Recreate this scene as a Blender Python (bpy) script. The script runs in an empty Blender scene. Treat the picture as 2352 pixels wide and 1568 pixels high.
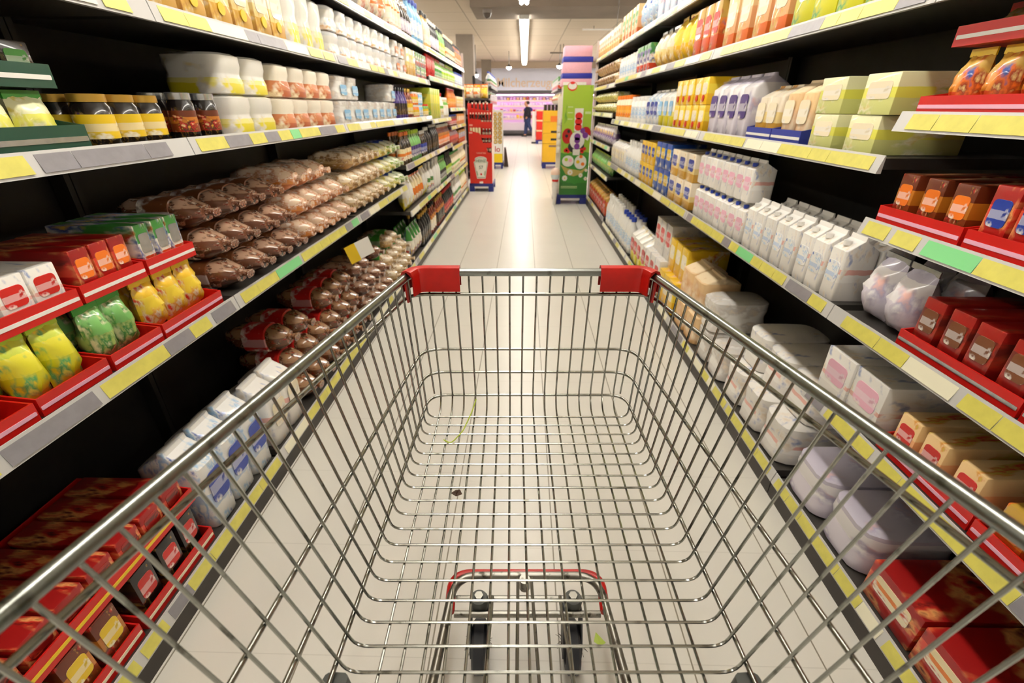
import bpy, bmesh, math, random
from mathutils import Vector, Matrix
R = random.Random(7)
C = bpy.context.scene.collection
PI = math.pi
CAM_H, PITCH, YAW, FPX = 1.30, math.atan(538/1050), 0.0245, 1050.0

# ------------------------------------------------------------------ materials
def lin(h):
    if isinstance(h, (tuple, list)): return (*h[:3], 1)
    h = h.lstrip('#'); out = []
    for i in (0, 2, 4):
        c = int(h[i:i+2], 16)/255
        out.append(c/12.92 if c <= .04045 else ((c+.055)/1.055)**2.4)
    return (*out, 1)
_M = {}
def mat(name, col, rough=.5, metal=0., coat=0., noise=0., nscale=30., emit=0., spec=.5):
    if name in _M: return _M[name]
    m = bpy.data.materials.new(name); m.use_nodes = True; nt = m.node_tree; b = nt.nodes['Principled BSDF']
    c = lin(col)
    b.inputs['Base Color'].default_value = c; b.inputs['Roughness'].default_value = rough
    b.inputs['Metallic'].default_value = metal; b.inputs['Coat Weight'].default_value = coat
    b.inputs['Specular IOR Level'].default_value = spec
    if emit:
        b.inputs['Emission Color'].default_value = c; b.inputs['Emission Strength'].default_value = emit
    if noise:
        tc = nt.nodes.new('ShaderNodeTexCoord'); n = nt.nodes.new('ShaderNodeTexNoise'); n.inputs['Scale'].default_value = nscale
        n.inputs['Detail'].default_value = 4
        nt.links.new(tc.outputs['Object'], n.inputs['Vector'])
        rp = nt.nodes.new('ShaderNodeValToRGB'); rp.color_ramp.elements[0].position = .35; rp.color_ramp.elements[1].position = .65
        rp.color_ramp.elements[0].color = (*[x*(1-noise) for x in c[:3]], 1); rp.color_ramp.elements[1].color = (*[min(1, x*(1+noise*.4)) for x in c[:3]], 1)
        nt.links.new(n.outputs['Fac'], rp.inputs['Fac']); nt.links.new(rp.outputs['Color'], b.inputs['Base Color'])
    _M[name] = m; return m

def pack_mat(name, bands, blot=None, rough=.38, coat=.2, vs=7., amount=.5, axis='Z'):
    """Printed packaging: bands bottom to top [(start, hex)...] with coloured picture patches."""
    if name in _M: return _M[name]
    m = bpy.data.materials.new(name); m.use_nodes = True; nt = m.node_tree; N = nt.nodes; L = nt.links
    b = N['Principled BSDF']; b.inputs['Roughness'].default_value = rough; b.inputs['Coat Weight'].default_value = coat
    tc = N.new('ShaderNodeTexCoord'); sp = N.new('ShaderNodeSeparateXYZ'); L.new(tc.outputs['Generated'], sp.inputs[0])
    wob = N.new('ShaderNodeTexNoise'); wob.inputs['Scale'].default_value = 3.; L.new(tc.outputs['Generated'], wob.inputs['Vector'])
    ma = N.new('ShaderNodeMath'); ma.operation = 'MULTIPLY_ADD'; ma.inputs[1].default_value = .06
    L.new(wob.outputs['Fac'], ma.inputs[0]); L.new(sp.outputs[axis], ma.inputs[2])
    rp = N.new('ShaderNodeValToRGB'); cr = rp.color_ramp; cr.interpolation = 'CONSTANT'
    bands = [(p+.03 if p > 0 else 0, c) for p, c in bands]
    cr.elements[0].position = 0; cr.elements[0].color = lin(bands[0][1])
    if len(bands) > 1:
        cr.elements[1].position = bands[1][0]; cr.elements[1].color = lin(bands[1][1])
        for p, c in bands[2:]:
            e = cr.elements.new(p); e.color = lin(c)
    else:
        cr.elements.remove(cr.elements[1])
    L.new(ma.outputs[0], rp.inputs['Fac']); col = rp.outputs['Color']
    if blot:
        def nz(scale, off, det=2.5):
            q = N.new('ShaderNodeMapping'); q.inputs['Location'].default_value = (off, off*.7, -off); L.new(tc.outputs['Generated'], q.inputs[0])
            n_ = N.new('ShaderNodeTexNoise'); n_.inputs['Scale'].default_value = scale; n_.inputs['Detail'].default_value = det; L.new(q.outputs[0], n_.inputs['Vector']); return n_.outputs['Fac']
        f1 = nz(vs*.9, 3.1, 4.); f2 = nz(vs*.45, 11.7)
        r2 = N.new('ShaderNodeValToRGB'); k_ = len(blot)
        for i, c in enumerate(blot):
            if i < 2: e = r2.color_ramp.elements[i]; e.position = .5 if k_ == 1 else .34+.32*i/(k_-1)
            else: e = r2.color_ramp.elements.new(.34+.32*i/(k_-1))
            e.color = lin(c)
        if k_ == 1: r2.color_ramp.elements.remove(r2.color_ramp.elements[1])
        L.new(f1, r2.inputs['Fac'])
        mk = N.new('ShaderNodeMapRange'); t_ = .5+(.5-amount)*.32; mk.inputs['From Min'].default_value = t_-.035; mk.inputs['From Max'].default_value = t_+.035; L.new(f2, mk.inputs['Value'])
        mx = N.new('ShaderNodeMix'); mx.data_type = 'RGBA'; L.new(mk.outputs[0], mx.inputs['Factor'])
        L.new(col, mx.inputs['A']); L.new(r2.outputs['Color'], mx.inputs['B']); col = mx.outputs['Result']
    oi = N.new('ShaderNodeObjectInfo'); mr = N.new('ShaderNodeMapRange'); mr.inputs['To Min'].default_value = .9; mr.inputs['To Max'].default_value = 1.08
    L.new(oi.outputs['Random'], mr.inputs['Value'])
    hs = N.new('ShaderNodeHueSaturation'); L.new(mr.outputs[0], hs.inputs['Value']); L.new(col, hs.inputs['Color'])
    L.new(hs.outputs['Color'], b.inputs['Base Color'])
    bt = N.new('ShaderNodeTexNoise'); bt.inputs['Scale'].default_value = 9.; bp = N.new('ShaderNodeBump'); bp.inputs['Strength'].default_value = .12
    L.new(tc.outputs['Generated'], bt.inputs['Vector']); L.new(bt.outputs['Fac'], bp.inputs['Height']); L.new(bp.outputs['Normal'], b.inputs['Normal'])
    _M[name] = m; return m

# ------------------------------------------------------------------ mesh helpers
class MB:
    def __init__(s): s.v = []; s.f = []; s.sm = []
    def add(s, vs, fs, smooth=False):
        o = len(s.v); s.v += [tuple(p) for p in vs]; s.f += [tuple(i+o for i in f) for f in fs]; s.sm += [smooth]*len(fs); return s
    def box(s, x0, x1, y0, y1, z0, z1):
        vs = [(x, y, z) for x in (x0, x1) for y in (y0, y1) for z in (z0, z1)]
        return s.add(vs, [(0,1,3,2),(4,6,7,5),(0,4,5,1),(2,3,7,6),(0,2,6,4),(1,5,7,3)])
    def tube(s, pts, r, n=8, closed=False):
        P = [Vector(p) for p in pts]; m = len(P); rr = r if isinstance(r, (list, tuple)) else [r]*m
        T = []
        for i in range(m):
            a = P[i-1] if (i or closed) else P[i]; b = P[(i+1) % m] if (i < m-1 or closed) else P[i]
            T.append((b-a).normalized())
        up = Vector((0,0,1)) if abs(T[0].z) < .9 else Vector((1,0,0))
        nrm = (up - T[0]*up.dot(T[0])).normalized(); vs = []
        for i in range(m):
            nrm = nrm - T[i]*nrm.dot(T[i])
            nrm = nrm.normalized(); bi = T[i].cross(nrm)
            # mitre
            k = 1.0
            for j in range(n):
                a = 2*PI*j/n; vs.append(P[i] + (nrm*math.cos(a)+bi*math.sin(a))*rr[i]*k)
        fs = []
        for i in range(m if closed else m-1):
            for j in range(n):
                fs.append((i*n+j, i*n+(j+1) % n, ((i+1) % m)*n+(j+1) % n, ((i+1) % m)*n+j))
        if not closed: fs += [tuple(range(n))[::-1], tuple((m-1)*n+j for j in range(n))]
        return s.add(vs, fs, True)
    def loft(s, rings, n=20, jit=0., seed=1, cx=0, cy=0):
        """rings: (z, half_x, half_y, exponent)"""
        q = random.Random(seed); vs = []
        for z, a, b, e in rings:
            for j in range(n):
                t = 2*PI*j/n; c, d = math.cos(t), math.sin(t)
                k = 1+q.uniform(-jit, jit)
                vs.append((cx+a*k*math.copysign(abs(c)**(2/e), c), cy+b*k*math.copysign(abs(d)**(2/e), d), z))
        m = len(rings); fs = [(i*n+j, i*n+(j+1) % n, (i+1)*n+(j+1) % n, (i+1)*n+j) for i in range(m-1) for j in range(n)]
        fs += [tuple(range(n))[::-1], tuple((m-1)*n+j for j in range(n))]
        return s.add(vs, fs, True)
    def prism(s, poly, h, f):
        """poly (a,b) list extruded from 0..h via f(a,b,t)->xyz"""
        n = len(poly); vs = [f(a, b, 0) for a, b in poly]+[f(a, b, h) for a, b in poly]
        return s.add(vs, [tuple(range(n))[::-1], tuple(range(n, 2*n))]+[(i, (i+1) % n, n+(i+1) % n, n+i) for i in range(n)])
    def mesh(s, name, ang=None):
        me = bpy.data.meshes.new(name); me.from_pydata(s.v, [], s.f); me.validate()
        bm = bmesh.new(); bm.from_mesh(me); bmesh.ops.recalc_face_normals(bm, faces=bm.faces); bm.to_mesh(me); bm.free()
        if len(me.polygons) == len(s.sm): me.polygons.foreach_set('use_smooth', s.sm)
        if any(s.sm):
            try: me.set_sharp_from_angle(angle=math.radians(ang or 42))
            except Exception: pass
        me.update(); return me
def bevelled(me, w=.004, seg=2):
    bm = bmesh.new(); bm.from_mesh(me)
    bmesh.ops.bevel(bm, geom=list(bm.edges), offset=w, segments=seg, affect='EDGES', profile=.5)
    for f in bm.faces: f.smooth = True
    bm.to_mesh(me); bm.free()
    try: me.set_sharp_from_angle(angle=math.radians(40))
    except Exception: pass
    return me
def obj(name, me, m=None, parent=None, loc=(0,0,0), rz=0.):
    if isinstance(me, MB): me = me.mesh(name)
    o = bpy.data.objects.new(name, me); C.objects.link(o)
    if m is not None and len(me.materials) == 0: me.materials.append(m)
    o.location = loc; o.rotation_euler = (0, 0, rz)
    if parent is not None: o.parent = parent
    return o
def tag(o, label, cat, group=None, kind=None):
    o['label'] = label; o['category'] = cat
    if group: o['group'] = group
    if kind: o['kind'] = kind
    return o
def thing(name, label, cat, loc=(0,0,0), rz=0., group=None):
    o = bpy.data.objects.new(name, None); C.objects.link(o); o.location = loc; o.rotation_euler = (0,0,rz)
    return tag(o, label, cat, group)
def struct(name, mb, m, label, cat):
    o = obj(name, mb, m); tag(o, label, cat); o['kind'] = 'structure'; return o
def text_mesh(s, size, ext, name='letters', al='CENTER'):
    cu = bpy.data.curves.new(name, 'FONT'); cu.body = s; cu.size = size; cu.extrude = ext; cu.offset = size*.012; cu.align_x = al
    t = bpy.data.objects.new(name, cu); C.objects.link(t)
    me = bpy.data.meshes.new_from_object(t.evaluated_get(bpy.context.evaluated_depsgraph_get()))
    C.objects.unlink(t); bpy.data.objects.remove(t); return me
def fillet(pts, r, n=5):
    """round the inner corners of a polyline; r scalar or per-corner list"""
    P = [Vector(p) for p in pts]; out = [P[0]]
    for i in range(1, len(P)-1):
        rr = r[i-1] if isinstance(r, list) else r
        a, b, c = P[i-1], P[i], P[i+1]; u = (a-b); v = (c-b)
        d = min(rr, u.length*.48, v.length*.48); p0 = b+u.normalized()*d; p1 = b+v.normalized()*d
        for k in range(n+1):
            t = k/n; out.append(p0*(1-t)**2+b*2*t*(1-t)+p1*t*t)
    out.append(P[-1]); return out

# ------------------------------------------------------------------ room
def floor_mat():
    m = bpy.data.materials.new('cream floor tile'); m.use_nodes = True; nt = m.node_tree; N = nt.nodes; L = nt.links; b = N['Principled BSDF']
    tc = N.new('ShaderNodeTexCoord'); sp = N.new('ShaderNodeSeparateXYZ'); L.new(tc.outputs['Object'], sp.inputs[0])
    def grout(sock, off, width):
        a = N.new('ShaderNodeMath'); a.operation = 'ADD'; a.inputs[1].default_value = off+345; L.new(sock, a.inputs[0])
        w = N.new('ShaderNodeMath'); w.operation = 'MODULO'; w.inputs[1].default_value = .345; L.new(a.outputs[0], w.inputs[0])
        l = N.new('ShaderNodeMath'); l.operation = 'LESS_THAN'; l.inputs[1].default_value = width; L.new(w.outputs[0], l.inputs[0]); return l.outputs[0]
    gx = grout(sp.outputs['X'], -.108, .0042); gy = grout(sp.outputs['Y'], 0., .003)
    gy2 = N.new('ShaderNodeMath'); gy2.operation = 'MULTIPLY'; gy2.inputs[1].default_value = .18; L.new(gy, gy2.inputs[0])
    mx = N.new('ShaderNodeMath'); mx.operation = 'MAXIMUM'; L.new(gx, mx.inputs[0]); L.new(gy2.outputs[0], mx.inputs[1])
    n = N.new('ShaderNodeTexNoise'); n.inputs['Scale'].default_value = 2.5; n.inputs['Detail'].default_value = 6; L.new(tc.outputs['Object'], n.inputs['Vector'])
    r = N.new('ShaderNodeValToRGB'); r.color_ramp.elements[0].color = lin('#dedbd2'); r.color_ramp.elements[1].color = lin('#e7e4db')
    L.new(n.outputs['Fac'], r.inputs['Fac'])
    mi = N.new('ShaderNodeMix'); mi.data_type = 'RGBA'; mi.inputs['B'].default_value = lin('#8d8676')
    L.new(mx.outputs[0], mi.inputs['Factor']); L.new(r.outputs['Color'], mi.inputs['A']); L.new(mi.outputs['Result'], b.inputs['Base Color'])
    n2 = N.new('ShaderNodeTexNoise'); n2.inputs['Scale'].default_value = 3; L.new(tc.outputs['Object'], n2.inputs['Vector'])
    mr = N.new('ShaderNodeMapRange'); mr.inputs['To Min'].default_value = .27; mr.inputs['To Max'].default_value = .31; L.new(n2.outputs['Fac'], mr.inputs['Value']); L.new(mr.outputs[0], b.inputs['Roughness'])
    return m
def ceil_mat():
    m = bpy.data.materials.new('ceiling panel'); m.use_nodes = True; nt = m.node_tree; N = nt.nodes; L = nt.links; b = N['Principled BSDF']
    tc = N.new('ShaderNodeTexCoord'); br = N.new('ShaderNodeTexBrick'); br.offset = 0; br.inputs['Scale'].default_value = 1
    br.inputs['Brick Width'].default_value = 1.25; br.inputs['Row Height'].default_value = 1.25; br.inputs['Mortar Size'].default_value = .012
    br.inputs['Color1'].default_value = lin('#c0b09a'); br.inputs['Color2'].default_value = lin('#baaa94'); br.inputs['Mortar'].default_value = lin('#8b7d6c')
    mp = N.new('ShaderNodeMapping'); mp.inputs['Location'].default_value = (.15, 0, 0)
    L.new(tc.outputs['Object'], mp.inputs[0]); L.new(mp.outputs[0], br.inputs['Vector']); L.new(br.outputs['Color'], b.inputs['Base Color'])
    b.inputs['Roughness'].default_value = .8; return m
struct('floor', MB().box(-7, 7, -5, 27, -.05, 0), floor_mat(), 'cream tiled shop floor with fine grout lines', 'floor')
struct('ceiling', MB().box(-7, 7, -5, 27, 3.2, 3.25), ceil_mat(), 'beige panelled shop ceiling', 'ceiling')
wm = mat('wall paint', '#e6e2dc', .8, noise=.06, nscale=2)
struct('wall_back', MB().box(-7, 7, 26.6, 26.7, 0, 3.2), mat('pale lilac wall', '#e6e5ee', .7, noise=.04, nscale=1), 'pale wall above the dairy cooler', 'wall')
struct('wall_left', MB().box(-7.1, -7, -5, 27, 0, 3.2), wm, 'plain light wall far to the left', 'wall')
struct('wall_right', MB().box(7, 7.1, -5, 27, 0, 3.2), wm, 'plain light wall far to the right', 'wall')
struct('wall_front', MB().box(-7, 7, -5.1, -5, 0, 3.2), wm, 'plain light wall behind the camera', 'wall')
struct('trim_1', MB().box(-1.1, 3.4, 11.0, 12.45, 3.06, 3.199), mat('soffit brown', '#7d7062', .8, noise=.1, nscale=2), 'lowered brownish ceiling soffit across the aisle', 'ceiling beam')
struct('trim_2', MB().box(-7, 7, 25.0, 25.25, 2.94, 3.199), mat('ceiling beam tan', '#a89580', .8), 'tan ceiling beam in front of the cooler sign', 'ceiling beam')
cm = mat('column taupe', '#8f8275', .7, noise=.08, nscale=3)
struct('column_1', MB().box(-2.05, -1.55, 16, 16.5, 0, 3.2), cm, 'square taupe column behind the bottle shelves', 'column')
struct('column_2', MB().box(-1.98, -1.55, 24.0, 24.4, 0, 3.2), mat('column dark', '#6f6254', .7, noise=.1, nscale=3), 'dark square column beside the dairy sign', 'column')
tm = mat('lamp tube', '#fffaf1', .4, emit=15.); lh = mat('lamp housing', '#d8d4cc', .5)
LAMP = 0
def lamp(x, y0, y1, label, grp='ceiling strip lights'):
    t = thing('strip_light', label, 'ceiling light', (x, (y0+y1)/2, 3.0), 0, grp)
    h = (y1-y0)/2
    obj('lamp_housing', MB().box(-.11, .11, -h, h, .06, .1), lh, t)
    for sx in (-1, 1):
        obj('lamp_tube', MB().tube([(sx*.05, -h+.02, .02), (sx*.05, h-.02, .02)], .036, 10), tm, t)
        obj('end_cap', MB().box(sx*.05-.045, sx*.05+.045, -h, -h+.03, -.02, .06), lh, t)
    for yy in (-h*.8, h*.8): obj('hanger', MB().tube([(0, yy, .1), (0, yy, .2)], .006, 6), lh, t)
lamp(-.03, 11.9, 24.0, 'long white strip light over the far end of the aisle')
lamp(-.03, 4.6, 10.4, 'white strip light above the middle of the aisle')
lamp(-.03, -.6, 4.2, 'white strip light above the near end of the aisle')
for sx, nm in ((-3.3, 'left'), (3.3, 'right')):
    lamp(sx, -3, 10.4, 'strip light above the aisle beyond the %s shelves, near half' % nm)
    lamp(sx, 11.5, 24, 'strip light above the aisle beyond the %s shelves, far half' % nm)

# ------------------------------------------------------------------ shelving
dark = mat('shelf dark metal', '#2a2826', .45, .3, noise=.2, nscale=12)
boardm = mat('shelf board', '#4a4743', .4, .3, noise=.15, nscale=10)
kickm = mat('kick plate', '#3a332e', .5, noise=.2, nscale=8)
railm = mat('price rail', '#c9c8c6', .3, coat=.3)
tick = [mat('ticket yellow', '#d9d163', .35, coat=.3, noise=.08, nscale=40), mat('ticket grey', '#8d8a90', .35, coat=.3, noise=.1, nscale=40),
        mat('ticket cream', '#f0ecd2', .35, coat=.3), mat('ticket green', '#7fd48c', .35, coat=.3)]
FX, DEP = .93, .45
LB = [(.12, 1.37, [.06, .708, 1.18, 1.492, 1.765]), (1.37, 2.62, [.06, .708, 1.18, 1.492, 1.765]), (2.62, 3.87, [.06, .708, 1.18, 1.492, 1.765]),
      (3.87, 5.15, [.06, .48, .845, 1.18, 1.492, 1.77]), (5.15, 6.48, [.06, .47, .845, 1.147, 1.535, 1.775]), (6.48, 8.1, [.06, .455, .79, 1.035, 1.25, 1.535, 1.775])]
RB = [(.05, 1.30, [.06, .45, .725, .987, 1.246, 1.512, 1.82]), (1.30, 2.70, [.06, .725, 1.143, 1.512, 1.82]), (2.70, 4.10, [.06, .725, 1.143, 1.512, 1.82]),
      (4.10, 5.48, [.06, .725, 1.143, 1.512, 1.82]), (5.48, 7.08, [.10, .55, .865, 1.198, 1.487, 1.815])]
_tk = {}
def ticket(w, s):
    k = (round(w, 2), s)
    if k not in _tk:
        # slanted thin card lying on the rail face: local y along aisle
        a, b = -s*.0012, s*.0098
        mb = MB(); vs = []
        for y in (-w/2, w/2):
            for dx, z in ((0, .006), (.011, .039)):
                for o in (0, .0012): vs.append((s*dx-s*o-s*.0004, y, z+o*.2))
        mb.add(vs, [(0,1,3,2),(4,6,7,5),(0,4,5,1),(2,3,7,6),(0,2,6,4),(1,5,7,3)])
        _tk[k] = [mb.mesh('price_label') for _ in tick]
        for me, tmx in zip(_tk[k], tick): me.materials.append(tmx)
    return _tk[k]
def bay(s, y0, y1, zs, label, fx=FX, dep=DEP, top=None, tickets=True, end=False):
    xf, xb = s*fx, s*(fx+dep); W = y1-y0-.004
    t = thing('shelving_unit', label, 'shelving', (0, (y0+y1)/2, 0), 0, 'shelving units along the aisle')
    h = W/2; top = top or zs[-1]+.25
    obj('back_panel', MB().box(min(xb, xb-s*.012), max(xb, xb-s*.012), -h, h, .02, top), dark, t)
    for e in (-1, 1):
        obj('upright', MB().box(min(xb-s*.014, xb-s*.06), max(xb-s*.014, xb-s*.06), e*h-.018*(e > 0), e*h+.018*(e < 0), 0, top), dark, t)
    obj('kick_plate', MB().box(min(s*(fx+.003), s*(fx+.018)), max(s*(fx+.003), s*(fx+.018)), -h, h, 0, zs[0]-.0005), kickm, t)
    if end:
        obj('end_panel', MB().box(min(xb-s*.013, s*(fx+.045)), max(xb-s*.013, s*(fx+.045)), h+.001, h+.016, 0, top-.02), dark, t)
        obj('end_post', MB().box(min(s*(fx+.012), s*(fx+.044)), max(s*(fx+.012), s*(fx+.044)), h+.001, h+.02, 0, top), mat('pale end post', '#d8c8c2', .5), t)
    for i, z in enumerate(zs):
        b = obj('shelf', MB().box(min(s*(fx+.014), xb-s*.013), max(s*(fx+.014), xb-s*.013), -h+.02, h-.02, z+.008, z+.036), boardm, t)
        r = MB(); prof = [(0, 0), (.011, .045), (.0135, .045), (.0135, 0)]
        r.prism(prof, W, lambda a, c, q: (s*(fx+a), -h+q, z+c))
        obj('price_rail', r, railm, b)
        y = -h+.03
        while tickets and y < h-.09:
            w = R.choice((.08, .1, .14, .2)); w = min(w, h-.02-y)
            k = R.random(); c = (0 if k < .64 else 1 if k < .88 else 2 if k < .96 else 3) if y0 < 2.6 else (0 if k < .42 else 1 if k < .52 else 2 if k < .95 else 3)
            o = obj('price_label', ticket(w, s)[c], None, b, (s*fx, y+w/2, z)); y += w+R.choice((.002, .002, .002, .02))
    return t
ORD = 'nearest second third fourth fifth sixth seventh eighth ninth tenth eleventh twelfth thirteenth fourteenth fifteenth sixteenth seventeenth eighteenth nineteenth twentieth twenty-first twenty-second twenty-third twenty-fourth twenty-fifth twenty-sixth twenty-seventh twenty-eighth twenty-ninth thirtieth thirty-first thirty-second thirty-third thirty-fourth thirty-fifth thirty-sixth thirty-seventh thirty-eighth thirty-ninth fortieth'.split()
for s, B, nm in ((-1, LB, 'left'), (1, RB, 'right')):
    for i, (a, b, zs) in enumerate(B):
        bay(s, a, b, zs, 'black metal shelving unit with price strips, %s from the near end on the %s' % (ORD[i], nm), end=(i == len(B)-1))

# ------------------------------------------------------------------ products
_P = {}
def cyl_label(r, z0, z1, n=20): return MB().loft([(z0, r, r, 2), (z1, r, r, 2)], n)
def plate(w, d, z0, z1, t=.0015):
    mb = MB(); h = z1-z0; r = min(w, h)*.22; cs = [(w/2-r, z1-r, 0), (-w/2+r, z1-r, 1), (-w/2+r, z0+r, 2), (w/2-r, z0+r, 3)]
    mb.prism([(x+r*math.cos(q*PI/2+k*PI/8), z+r*math.sin(q*PI/2+k*PI/8)) for x, z, q in cs for k in range(5)], t, lambda a, b, q: (a, -d/2-q, b)); return mb
def lab(m):
    """a printed label in the colour of m: a paler middle band and a soft picture"""
    c = m.node_tree.nodes['Principled BSDF'].inputs['Base Color']
    if c.is_linked: return m
    v = c.default_value; n = 'printed '+m.name
    if n in _M: return _M[n]
    def hx(k, add): return '#'+''.join('%02x' % int(255*min(1, max(0, (x*k+add)))**(1/2.2)) for x in v[:3])
    return pack_mat(n, [(0, hx(1, 0)), (.3, hx(.6, .35)), (.62, hx(1, 0))], [hx(.8, 0), hx(.5, .4), '#f2ecdc', hx(1, .05)], vs=4, amount=.35)
def disc(r, d, z, t=.0025, n=18):
    mb = MB(); mb.prism([(r*math.cos(2*PI*i/n), r*math.sin(2*PI*i/n)) for i in range(n)], t, lambda a, b, q: (a, -d/2-q, z+b)); return mb
def product(kind, dims, m, m2=None, m3=None):
    """list of (part name, mesh); first is the body. local front = -Y, origin at base centre"""
    if m2 and kind in ('carton', 'flour_bag', 'milk_carton', 'rolls', 'loaf'): m2 = lab(m2)
    if m3 and kind in ('bottle', 'jar', 'squeeze'): m3 = lab(m3)
    w, d, h = dims; key = (kind, dims, m.name, m2.name if m2 else '', m3.name if m3 else '')
    if key in _P: return _P[key]
    a, b = w/2, d/2; out = []; sd = len(_P)+3
    def P(n, mb, mm, bev=None):
        me = mb.mesh(n)
        if bev: bevelled(me, bev)
        me.materials.append(mm); out.append((n, me))
    if kind == 'carton':
        P('carton', MB().box(-a, a, -b, b, 0, h), m, .003)
        if m2: P('front_label', plate(w*.7, d, h*.38, h*.8), m2)
        if m3: P('badge', disc(w*.16, d+.004, h*.24), m3)
    elif kind == 'flour_bag':
        P('paper_bag', MB().loft([(0, a*.94, b*.94, 7), (.02*h, a*.98, b*.98, 7), (.4*h, a, b, 6), (.78*h, a*.98, b*.97, 6), (.88*h, a*.97, b*.55, 6), (.955*h, a*.95, b*.14, 6), (h, a*.95, b*.1, 6)], 24, .012, sd), m)
        if m2: P('front_label', plate(w*.72, d*1.0, h*.3, h*.68, .003), m2)
    elif kind == 'milk_carton':
        P('carton', MB().loft([(0, a*.97, b*.97, 14), (.01, a, b, 14), (.78*h, a, b, 14), (.93*h, a*.99, b*.1, 14), (h, a*.99, b*.05, 14)], 24), m)
        if m2: P('front_label', plate(w*.8, d, h*.28, h*.6), m2)
        if m3: P('cap', MB().loft([(0, .011, .011, 2), (.014, .011, .011, 2)], 14, cy=-b*.55, cx=0), m3); out[-1][1].transform(Matrix.Translation((0, -.004, h*.845)))
    elif kind == 'loaf':
        mb = MB(); rs = []
        n = 11
        for i in range(n):
            t = i/(n-1); k = min(1, (.35+3.2*min(t, 1-t)))**.6
            lump = 1+.045*math.sin(i*2.1+sd)
            rs.append((-b+d*t, a*k*lump, h/2*k*lump, 2.9))
        mb.loft(rs, 20, .035, sd); x_ = max(abs(v[0]) for v in mb.v); y_ = max(abs(v[1]) for v in mb.v); mb.v = [(x*a*.97/x_, z, y*h*.485/y_+h/2) for x, y, z in mb.v]
        P('wrapped_loaf', mb, m)
        if m2:
            l2 = MB().loft([(-b*.42, a*.8, h*.4, 3), (-b*.38, a*.985, h/2*.985, 3), (b*.34, a*.985, h/2*.985, 3), (b*.38, a*.8, h*.4, 3)], 20); l2.v = [(x, z, y+h/2) for x, y, z in l2.v]; P('label_band', l2, m2)
        tl = MB().loft([(-b-.035, a*.42, h*.14, 2), (-b-.01, a*.16, h*.1, 2), (-b+.012, a*.3, h*.2, 2)], 14, .15, sd); tl.v = [(x, z, y+h*.52) for x, y, z in tl.v]; P('bag_end', tl, m)
    elif kind == 'pouch':
        nu, nv = 9, 10; q = random.Random(sd); vs = []; idx = {}
        mb = MB()
        for sdn in (-1, 1):
            for i in range(nu):
                for j in range(nv):
                    u, v = i/(nu-1), j/(nv-1); edge = i in (0, nu-1) or j in (0, nv-1)
                    if edge and (i, j, -1) in idx: idx[(i, j, 1)] = idx[(i, j, -1)]; continue
                    th = b*(max(0, math.sin(PI*u))**.5)*(max(0, math.sin(PI*min(1, max(0, (v-.05)/.9))))**.5)*(1.15-.35*v)
                    zz = h*v+(0 if j in (0,) else q.uniform(-.004, .004))
                    idx[(i, j, sdn)] = len(vs); vs.append((-a+w*u+(q.uniform(-.004, .004) if not edge else 0), sdn*th*(1+q.uniform(-.12, .12)), zz))
        fs = [(idx[i, j, k], idx[i+1, j, k], idx[i+1, j+1, k], idx[i, j+1, k]) for k in (-1, 1) for i in range(nu-1) for j in range(nv-1)]
        mb.add(vs, fs, True); P('pouch', mb, m)
        if m2: P('top_seal', MB().box(-a, a, -.002, .002, h-.004, h+.012), m2)
    elif kind == 'rolls':
        mb = MB(); k = 3
        mb.loft([(0, a*.9, b*.9, 4), (.04*h, a, b, 4.5), (h*.3, a*1.0, b, 4.5), (h*.48, a*.95, b*.95, 4.5), (h*.54, a*.95, b*.95, 4.5), (h*.7, a, b, 4.5), (h*.94, a, b, 4.5), (h, a*.86, b*.86, 4)], 26, .018, sd); P('roll_pack', mb, m)
        if m2: P('front_label', plate(w*.6, d*1.01, h*.2, h*.62, .003), m2)
    elif kind == 'bottle':
        r = a
        P('bottle', MB().loft([(0, r*.9, r*.9*d/w, 2.2), (.01, r, r*d/w, 2.3), (h*.55, r, r*d/w, 2.3), (h*.68, r*.8, r*.8*d/w, 2), (h*.8, r*.36, r*.36, 2), (h*.9, r*.34, r*.34, 2)], 20), m)
        P('cap', MB().loft([(h*.88, r*.42, r*.42, 2), (h*.985, r*.42, r*.42, 2), (h, r*.36, r*.36, 2)], 16), m2)
        if m3: P('label', MB().loft([(h*.14, r*1.015, r*1.015*d/w, 2.3), (h*.5, r*1.015, r*1.015*d/w, 2.3)], 20), m3)
    elif kind == 'squeeze':   # cap-down sauce bottle
        r = a
        P('bottle', MB().loft([(h*.16, r*.7, r*.6, 2.2), (h*.3, r, r*.75, 2.4), (h*.7, r*.95, r*.72, 2.4), (h*.92, r*.8, r*.55, 2.4), (h, r*.5, r*.35, 2.2)], 18), m)
        P('cap', MB().loft([(0, r*.66, r*.6, 2), (h*.17, r*.72, r*.62, 2)], 16), m2)
        if m3: P('label', plate(w*.7, d*.73, h*.34, h*.72, .004), m3)
    elif kind == 'jar':
        r = a
        P('jar', MB().loft([(0, r*.9, r*.9, 2), (.006, r, r, 2), (h*.76, r, r, 2), (h*.84, r*.86, r*.86, 2), (h*.86, r*.86, r*.86, 2)], 20), m)
        P('lid', MB().loft([(h*.85, r*.92, r*.92, 2), (h*.99, r*.92, r*.92, 2), (h, r*.86, r*.86, 2)], 20), m2)
        if m3: P('label', cyl_label(r*1.012, h*.16, h*.62), m3)
    elif kind == 'tray':
        tk = .004; fh = h*.62
        mb = MB(); mb.box(-a, a, -b, b, 0, tk); mb.box(-a, a, -b, -b+tk, tk, fh)
        mb.box(-a, a, b-tk, b, tk, h)
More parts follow.
